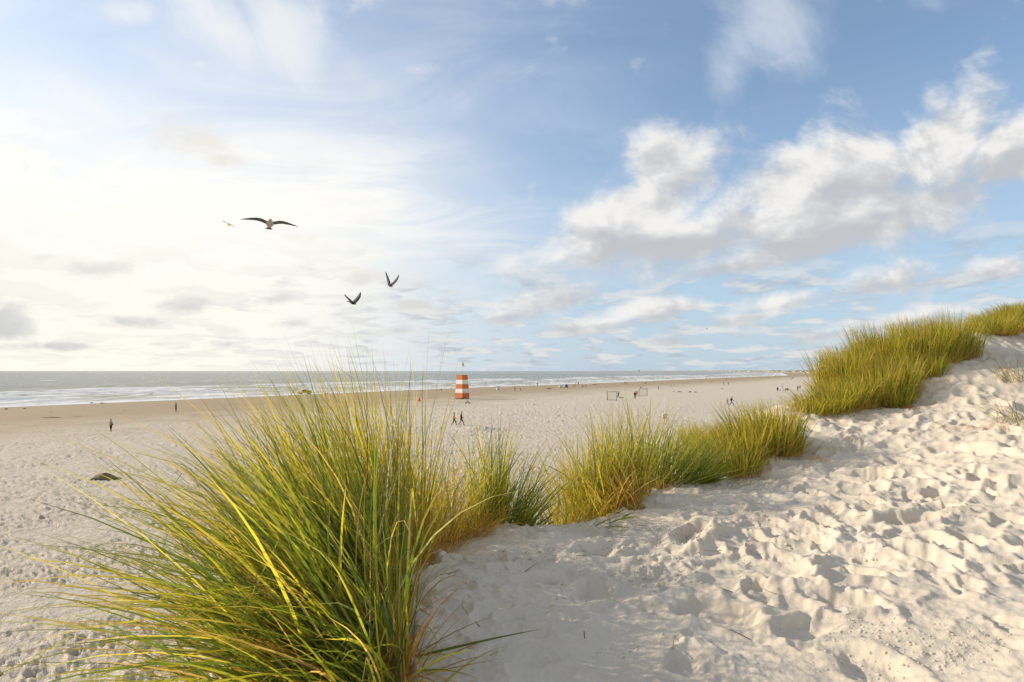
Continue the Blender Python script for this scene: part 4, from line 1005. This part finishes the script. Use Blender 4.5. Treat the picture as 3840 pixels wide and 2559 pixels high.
# ------------------------------------------------------------------ lifebuoy stand
def lifebuoy():
    p = hit(2493, 1576, 'beach'); sc = p.y / F
    root = empty('lifebuoy_stand', (p.x, p.y, ground(p.x, p.y))); tag(root, 'white pole with a red and white lifebuoy hung low on it', 'lifebuoy')
    bm = bmesh.new(); bm_tube(bm, [(0, 0, -.2), (-.03, 0, 86 * sc)], [.07, .05], 8); link('pole', bm_mesh('pole', bm, True), paint((.66, .64, .60)), parent=root)
    R0, r0 = 9.2 * sc, 2.6 * sc; zc_ = 15.5 * sc
    def arc(name, a0, a1, rr, mat):
        bm = bmesh.new(); n = max(3, int((a1 - a0) / R(9)))
        bm_tube(bm, [(R0 * math.cos(a0 + (a1 - a0) * k / n), -.12, zc_ + R0 * math.sin(a0 + (a1 - a0) * k / n)) for k in range(n + 1)], rr, 10)
        return link(name, bm_mesh(name, bm, True), mat, parent=root)
    bm = bmesh.new(); n = 40; mring = []
    for k in range(n):
        a = 2 * math.pi * k / n; mring.append([bm.verts.new(((R0 + r0 * math.cos(b)) * math.cos(a), -.12 + r0 * math.sin(b), zc_ + (R0 + r0 * math.cos(b)) * math.sin(a))) for b in [2 * math.pi * j / 10 for j in range(10)]])
    for k in range(n):
        for j in range(10): bm.faces.new((mring[k][j], mring[(k + 1) % n][j], mring[(k + 1) % n][(j + 1) % 10], mring[k][(j + 1) % 10]))
    ring = link('lifebuoy_ring', bm_mesh('lifebuoy_ring', bm, True), paint((.80, .78, .74)), parent=root)
    for a in (30, 150, 238, 302): arc('red_band', R(a - 14), R(a + 14), r0 * 1.05, paint((.62, .05, .03)))
    bm = bmesh.new(); bm_box(bm, (0, -.02, zc_), (.5, .03, .42)); link('mount_board', bm_mesh('mount_board', bm), paint((.55, .55, .52)), parent=root)
lifebuoy()

# ------------------------------------------------------------------ beach sign group by the marram belt
def sign_post():
    p = hit(2932, 1467, 'beach'); sc = p.y / F
    root = empty('beach_sign_post', (p.x, p.y, ground(p.x, p.y))); tag(root, 'tall white sign post with boards near the grassy dune', 'sign post')
    bm = bmesh.new(); bm_tube(bm, [(0, 0, -.1), (0, 0, 41 * sc)], .05, 8); link('pole', bm_mesh('pole', bm, True), paint((.7, .68, .66)), parent=root)
    for z_, w_, h_, c in ((14, 3.4, 9, (.72, .69, .66)), (25, 4.2, 3.5, (.45, .42, .40)), (30, 2.2, 5, (.75, .72, .70))):
        bm = bmesh.new(); bm_box(bm, (0, -.08, z_ * sc), (w_ * sc, .05, h_ * sc)); link('sign_board', bm_mesh('sign_board', bm), paint(c), parent=root)
    bm = bmesh.new(); bm_box(bm, (2.6 * sc, -.06, 16.5 * sc), (2.4 * sc, .12, 3.6 * sc)); link('locker', bm_mesh('locker', bm), paint(DARK), parent=root)
    for px, top, lb in ((2926, 8, 'short dark bollard left of the white sign post'), (2939, 10, 'short dark bollard between the white sign post and the framed box')):
        q = hit(px, 1466.5, 'beach'); bm = bmesh.new(); bm_tube(bm, [(0, 0, -.1), (0, 0, top * sc)], .07, 8); bm_box(bm, (0, 0, .06), (.4, .4, .12))
        o = link('bollard', bm_mesh('bollard', bm), paint((.16, .13, .10)), loc=(q.x, q.y, ground(q.x, q.y))); tag(o, lb, 'bollard')
    q = hit(2950, 1465, 'beach'); root = empty('framed_box', (q.x, q.y, ground(q.x, q.y))); tag(root, 'small dark box-shaped frame standing on the sand beside bollards', 'frame')
    s_ = 8 * sc
    for cx, cz, wx, wz in ((-s_ / 2, s_ / 2, .22, s_), (s_ / 2, s_ / 2, .22, s_), (0, s_ - .12, s_ - .22, .24), (0, .22, s_ - .22, .24)):
        bm = bmesh.new(); bm_box(bm, (cx, 0, cz), (wx, .5, wz)); link('beam', bm_mesh('beam', bm), paint((.13, .11, .09)), parent=root)
sign_post()

# ------------------------------------------------------------------ yellow rescue car beyond the grass
def rescue_car():
    p = hit(1144, 1479.5, 'beach'); root = empty('rescue_car', (p.x, p.y, ground(p.x, p.y)), R(6)); tag(root, 'yellow beach rescue pickup with a roof light bar parked by the surf', 'car')
    my = plain('car_yellow', (.62, .42, .02), .35, .05, 2.0); L, Wd = 4.5, 1.8
    def prof(name, pts, wd, mat, par, tap=1.0):
        bm = bmesh.new(); A = [bm.verts.new((x, -wd / 2, z)) for x, z in pts]; B = [bm.verts.new((x, wd / 2, z)) for x, z in pts]
        n = len(pts); bm.faces.new(A); bm.faces.new(B[::-1])
        for k in range(n): bm.faces.new((A[k], A[(k + 1) % n], B[(k + 1) % n], B[k]))
        bmesh.ops.bevel(bm, geom=[e for e in bm.edges], offset=.04, segments=2, affect='EDGES')
        return link(name, bm_mesh(name, bm, False), mat, parent=par)
    prof('body', [(-2.25, .42), (-2.28, .72), (-2.1, .95), (-1.2, 1.05), (2.2, 1.05), (2.25, .45)], Wd, my, root)
    cab = prof('cab', [(-1.15, 1.03), (-.65, 1.66), (.65, 1.70), (.85, 1.03)], Wd * .88, my, root)
    for x0, x1, xa, xb in ((-.95, -.08, -.58, -.08), (.0, .70, .0, .58)):
        for s_ in (-1, 1):
            bm = bmesh.new(); y_ = s_ * (Wd * .44 + .004)
            vs = [bm.verts.new(v) for v in ((x0, y_, 1.1), (x1, y_, 1.1), (xb, y_, 1.58), (xa, y_, 1.58))]; bm.faces.new(vs)
            o = link('side_window', bm_mesh('side_window', bm), paint((.03, .035, .04), .1), parent=cab); o.modifiers.new('thick', 'SOLIDIFY').thickness = .01
    bm = bmesh.new(); bm_box(bm, (0, 0, 1.77), (.35, 1.2, .12)); link('light_bar', bm_mesh('light_bar', bm), paint((.35, .08, .02), .3), parent=cab)
    for x in (-1.45, 1.4):
        for s_ in (-1, 1):
            bm = bmesh.new(); bm_tube(bm, [(x, s_ * .70, .37), (x, s_ * .93, .37)], .37, 16); wh = link('wheel', bm_mesh('wheel', bm), paint(BLACK), parent=root)
            bm = bmesh.new(); bm_tube(bm, [(x, s_ * .925, .37), (x, s_ * .94, .37)], .2, 12); link('rim', bm_mesh('rim', bm), paint((.4, .4, .4), .4), parent=wh)
    for s_ in (-1, 1):
        bm = bmesh.new(); bm_box(bm, (-2.26, s_ * .65, .78), (.06, .28, .14)); link('headlight', bm_mesh('headlight', bm), paint((.8, .8, .75), .2), parent=root)
    for x, w_ in ((1.2, 1.9), (1.2, 1.9)):
        pass
    bm = bmesh.new(); bm_box(bm, (1.5, 0, 1.22), (1.3, 1.4, .30)); link('load', bm_mesh('load', bm), paint((.35, .22, .02)), parent=root)
    q = hit(1190, 1477, 'beach'); fr = empty('marker_flag', (q.x, q.y, ground(q.x, q.y))); tag(fr, 'small yellow marker flag on a thin stick beside the rescue car', 'flag')
    bm = bmesh.new(); bm_tube(bm, [(0, 0, -.1), (0, 0, 1.2)], .02, 6); link('stick', bm_mesh('stick', bm), paint((.5, .5, .45)), parent=fr)
    bm = bmesh.new(); bm_box(bm, (.27, 0, 1.0), (.5, .02, .38)); link('flag_cloth', bm_mesh('flag_cloth', bm), paint((.75, .62, .05)), parent=fr)
rescue_car()

# ------------------------------------------------------------------ small tents
def tent(px, py, wpx, hpx, c1, c2, label, yaw):
    p = hit(px, py, 'beach'); sc = p.y / F; rx = wpx * sc / 2; h = hpx * sc
    root = empty('beach_tent', (p.x, p.y, ground(p.x, p.y)), yaw); tag(root, label, 'tent', 'beach shelter tents')
    N, M = 16, 6
    def panel(a0, a1, mat):
        bm = bmesh.new(); rows = []
        for j in range(M + 1):
            t = j / M * math.pi / 2; row = []
            for k in range(5):
                a = a0 + (a1 - a0) * k / 4; sag = 1 - .06 * math.sin(math.pi * k / 4) * math.sin(2 * t)
                row.append(bm.verts.new((rx * math.cos(a) * math.cos(t) ** .8 * sag, rx * .8 * math.sin(a) * math.cos(t) ** .8 * sag, h * math.sin(t))))
            rows.append(row)
        for a, b in zip(rows, rows[1:]):
            for k in range(4): bm.faces.new((a[k], a[k + 1], b[k + 1], b[k]))
        o = link('canopy_panel', bm_mesh('canopy_panel', bm, True), mat, parent=root); o.modifiers.new('thick', 'SOLIDIFY').thickness = .02
    cols = (c1, c2)
    for i in range(5): panel(R(-40 + i * 60), R(-40 + (i + 1) * 60), paint(cols[i % 2], .5))
    bm = bmesh.new(); bm_box(bm, (0, -rx * .35, .03), (rx * 1.8, rx * 1.5, .05)); link('groundsheet', bm_mesh('groundsheet', bm), paint((.25, .25, .25)), parent=root)
tent(1866, 1463, 13, 8.5, (.55, .66, .78), (.16, .30, .55), 'small white and light blue beach shelter tent', 2.2)
tent(2100, 1454.5, 17, 8.5, (.10, .50, .42), (.62, .60, .06), 'small green and yellow beach shelter tent beside a blue one', 1.6)
tent(2122, 1454, 17, 13, (.16, .20, .50), (.20, .32, .60), 'taller blue beach shelter tent beside a green and yellow one', .5)

# ------------------------------------------------------------------ small beach things
def cone_marker():
    p = hit(1572, 1506, 'beach'); sc = p.y / F; root = empty('marker_cone', (p.x, p.y, ground(p.x, p.y)), .4); tag(root, 'orange pyramid-shaped marker standing on the sand left of the striped tower', 'marker')
    bm = bmesh.new(); h = 17 * sc; r = 4.6 * sc; b = [bm.verts.new((sx * r, sy * r, .1)) for sx, sy in ((-1, -1), (1, -1), (1, 1), (-1, 1))]; t = [bm.verts.new((sx * r * .18, sy * r * .18, h)) for sx, sy in ((-1, -1), (1, -1), (1, 1), (-1, 1))]
    for k in range(4): bm.faces.new((b[k], b[(k + 1) % 4], t[(k + 1) % 4], t[k]))
    bm.faces.new(b); bm.faces.new(t[::-1]); link('pyramid', bm_mesh('pyramid', bm), paint(ORANGE), parent=root)
    bm = bmesh.new(); bm_box(bm, (0, 0, .05), (r * 2.3, r * 2.3, .1)); link('base', bm_mesh('base', bm), paint((.4, .12, .03)), parent=root)
cone_marker()
def trestle():
    p = hit(1754, 1517, 'beach'); sc = p.y / F; root = empty('wooden_trestle', (p.x, p.y, ground(p.x, p.y)), .25); tag(root, 'small wooden A-frame trestle on the sand in front of the striped tower', 'trestle')
    h = 13.5 * sc; m_ = paint((.26, .18, .06))
    for y_ in (-.5, .5):
        for s_ in (-1, 1):
            bm = bmesh.new(); bm_tube(bm, [(s_ * .42, y_, 0), (s_ * .02, y_, h)], .05, 6); link('leg', bm_mesh('leg', bm), m_, parent=root)
    bm = bmesh.new(); bm_tube(bm, [(-.75, -.5, h * .55), (.75, -.5, h * .50)], .045, 6); link('cross_rail', bm_mesh('cross_rail', bm), m_, parent=root)
    bm = bmesh.new(); bm_tube(bm, [(0, -.6, h * .96), (0, .6, h * .96)], .05, 6); link('top_rail', bm_mesh('top_rail', bm), m_, parent=root)
trestle()
def lump(px, py, wpx, hpx, label, mat, name, cat, seed, group=None, flat=.55, sub=3):
    p = hit(px, py, 'beach'); sc = p.y / F; bm = bmesh.new(); bmesh.ops.create_icosphere(bm, subdivisions=sub, radius=1.0)
    co = np.array([v.co[:] for v in bm.verts])
    n_ = fbm(co[:, 0] * 1.6 + seed, co[:, 1] * 1.6 + co[:, 2] * 1.3, 4, seed, .6); n2 = fbm(co[:, 0] * .7 + seed * 3, co[:, 1] * .7, 2, seed + 3)
    for v, k, k2 in zip(bm.verts, n_, n2):
        v.co *= 1 + .8 * k; e = max(0.0, 1 - v.co.x ** 2 * .8 - v.co.y ** 2 * .8); v.co.x *= wpx * sc / 2; v.co.y *= wpx * sc / 2 * flat; v.co.z = max(v.co.z, -.2) * (.35 + .65 * e) * hpx * sc * (1 + .6 * k2)
    o = link(name, bm_mesh(name, bm, True), mat, loc=(p.x, p.y, ground(p.x, p.y) - .02)); tag(o, label, cat, group); return o
M_WRACK = plain('wrack', (.055, .045, .025), .8, .6, 4.0); M_MOUND = plain('mound', (.17, .135, .08), .9, .6, 3.0)
lump(395, 1797, 105, 24, 'dark brown hummock of seaweed and sand on the trodden beach', M_MOUND, 'seaweed_hummock', 'hummock', 6, sub=4)
for i, (px, py, w_, h_) in enumerate(((343, 1513, 18, 4), (386, 1513, 26, 3), (24, 1536, 16, 5), (92, 1534, 14, 4), (195, 1567, 70, 2.5), (290, 1562, 44, 2), (192, 1546, 24, 1.6), (1870, 1451, 22, 1.6), (2058, 1459, 22, 3), (2230, 1444, 22, 2), (2420, 1438, 14, 2), (2525, 1470, 6, 3), (2548, 1471, 22, 3), (2588, 1472, 14, 4), (2608, 1472, 16, 3), (2667, 1433, 5, 2.5), (2707, 1459, 8, 3), (2005, 1519, 20, 2.5), (590, 1522, 8, 1.6), (470, 1540, 12, 1.5), (2330, 1493, 20, 3))):
    lump(px, py, w_, h_, 'dark flat clump of washed-up seaweed on the damp sand', M_WRACK, 'seaweed_clump', 'seaweed', 20 + i, 'seaweed clumps along the tide line', .5, 2)

# ------------------------------------------------------------------ birds and kites
def bird(px, py, d, label, name, span, wing, body_c, wing_c, roll=0.0, yaw=0.0, pitch=0.0, cat='bird', under=None):
    """one body with two wings; wing = list of (fraction of half span, rise, sweep back, chord)"""
    root = empty(name, ((px - CX) / F * d, d, CZ + (HY - py) / F * d)); tag(root, label, cat); root.rotation_euler = (pitch, roll, yaw)
    bm = bmesh.new(); L = span * .40
    rings = []
    for t, r in ((-.50, .008), (-.42, .045), (-.33, .062), (-.22, .085), (-.02, .125), (.2, .11), (.40, .055), (.55, .03)):
        rings.append([bm.verts.new((math.cos(a) * r * L * 1.35, t * L, math.sin(a) * r * L * 1.25 + (.02 * L if t < -.3 else 0))) for a in [2 * math.pi * k / 12 for k in range(12)]])
    for a, b in zip(rings, rings[1:]):
        for k in range(12): bm.faces.new((a[k], a[(k + 1) % 12], b[(k + 1) % 12], b[k]))
    bm.faces.new(rings[0]); bm.faces.new(rings[-1][::-1])
    for s_ in (-1, 1):
        prev = None; h = span / 2
        for f, up, sw, ch in wing:
            lead = Vector((s_ * f * h, (sw - ch * .35) * h, up * h)); tr = Vector((s_ * f * h, (sw + ch * .65) * h, up * h - ch * .06 * h)); mid = (lead * .65 + tr * .35)
            th = Vector((0, 0, max(.002, ch * .045) * h))
            cur = [bm.verts.new(v) for v in (lead, mid + th, tr, mid - th * .4)]
            if prev:
                for k in range(4): bm.faces.new((prev[k], prev[(k + 1) % 4], cur[(k + 1) % 4], cur[k]))
            else: bm.faces.new(cur)
            prev = cur
        bm.faces.new(prev[::-1])
    me = bm_mesh('body', bm, True); me.materials.append(paint(body_c)); me.materials.append(paint(wing_c))
    for f in me.polygons:
        if abs(f.center[0]) > .055 * span: f.material_index = 1
    link('body', me, parent=root)
    bm = bmesh.new(); vs = [bm.verts.new(v) for v in ((-.02 * L, .5 * L, 0), (.02 * L, .5 * L, 0), (.17 * L, .82 * L, -.02 * L), (0, .88 * L, -.01 * L), (-.17 * L, .82 * L, -.02 * L))]; bm.faces.new(vs)
    o = link('tail', bm_mesh('tail', bm), paint(wing_c), parent=root); o.modifiers.new('thick', 'SOLIDIFY').thickness = .01 * L
    bm = bmesh.new(); bm_tube(bm, [(0, -.49 * L, .02 * L), (0, -.57 * L, .01 * L), (0, -.60 * L, -.01 * L)], [.022 * L, .016 * L, .003 * L], 6); link('beak', bm_mesh('beak', bm, True), paint((.55, .32, .04)), parent=root)
    return root
GULL = [(.0, .0, .0, .30), (.12, .035, -.02, .32), (.30, .085, -.06, .32), (.46, .10, -.05, .28), (.66, .085, .0, .20), (.85, .06, .05, .11), (1.0, .035, .09, .012)]
bird(1012, 838, 14.0, 'large grey gull gliding head-on with wings spread wide and bent', 'gull', 1.34, GULL, (.32, .31, .27), (.055, .06, .065), roll=R(1.5), yaw=R(26), pitch=R(-5))
UPW = [(.0, .0, .0, .46), (.16, .16, -.05, .52), (.38, .48, -.10, .48), (.58, .80, -.05, .38), (.72, 1.08, .06, .22), (.80, 1.25, .14, .04)]
bird(1464, 1072, 17.0, 'small dark bird flying with both wings raised in a narrow V', 'dark_bird', .62, UPW, (.025, .027, .035), (.04, .045, .055), roll=R(4), yaw=R(48), pitch=R(16))
UPW2 = [(.0, .0, .0, .46), (.18, .10, -.05, .52), (.46, .36, -.10, .48), (.74, .58, -.04, .38), (.95, .78, .08, .22), (1.05, .92, .16, .04)]
bird(1324, 1138, 16.0, 'small dark bird banking with wings raised in a wide V', 'dark_bird', .62, UPW2, (.018, .02, .026), (.03, .034, .042), roll=R(-12), yaw=R(62), pitch=R(18))
bird(857, 842, 22.0, 'gull banking beside the large grey gull, yellow glare put into its colour', 'gull', .62, GULL, (.85, .62, .12), (.88, .72, .22), roll=R(24), yaw=R(14), pitch=R(-8))  # yellow of body and wings is glare painted into the colour
def kite(px, py, d, size, c, label):
    root = empty('kite', ((px - CX) / F * d, d, CZ + (HY - py) / F * d), .5); tag(root, label, 'kite')
    bm = bmesh.new(); s_ = size; vs = [bm.verts.new(v) for v in ((0, 0, s_ * .6), (s_ * .45, 0.05, s_ * .1), (0, -.08 * s_, -s_ * .6), (-s_ * .45, 0.05, s_ * .1))]; bm.faces.new((vs[0], vs[1], vs[2])); bm.faces.new((vs[0], vs[2], vs[3]))
    o = link('sail', bm_mesh('sail', bm), paint(c), parent=root); o.modifiers.new('thick', 'SOLIDIFY').thickness = .03
    bm = bmesh.new(); bm_tube(bm, [(0, 0, -s_ * .6), (s_ * .15, 0, -s_ * .9), (-s_ * .05, 0, -s_ * 1.3)], .02 * s_, 4); link('tail', bm_mesh('tail', bm), paint(c), parent=root)
kite(2651, 1233, 180, .55, (.10, .30, .10), 'tiny green kite high over the far beach')
kite(2397, 1390, 420, .95, (.02, .05, .03), 'dark kite low over the sea horizon beyond the football goals')
kite(3000, 1452, hit(2991, 1469, 'beach').y, 1.1, (.22, .20, .20), 'grey kite held up beside the person in black clothes')
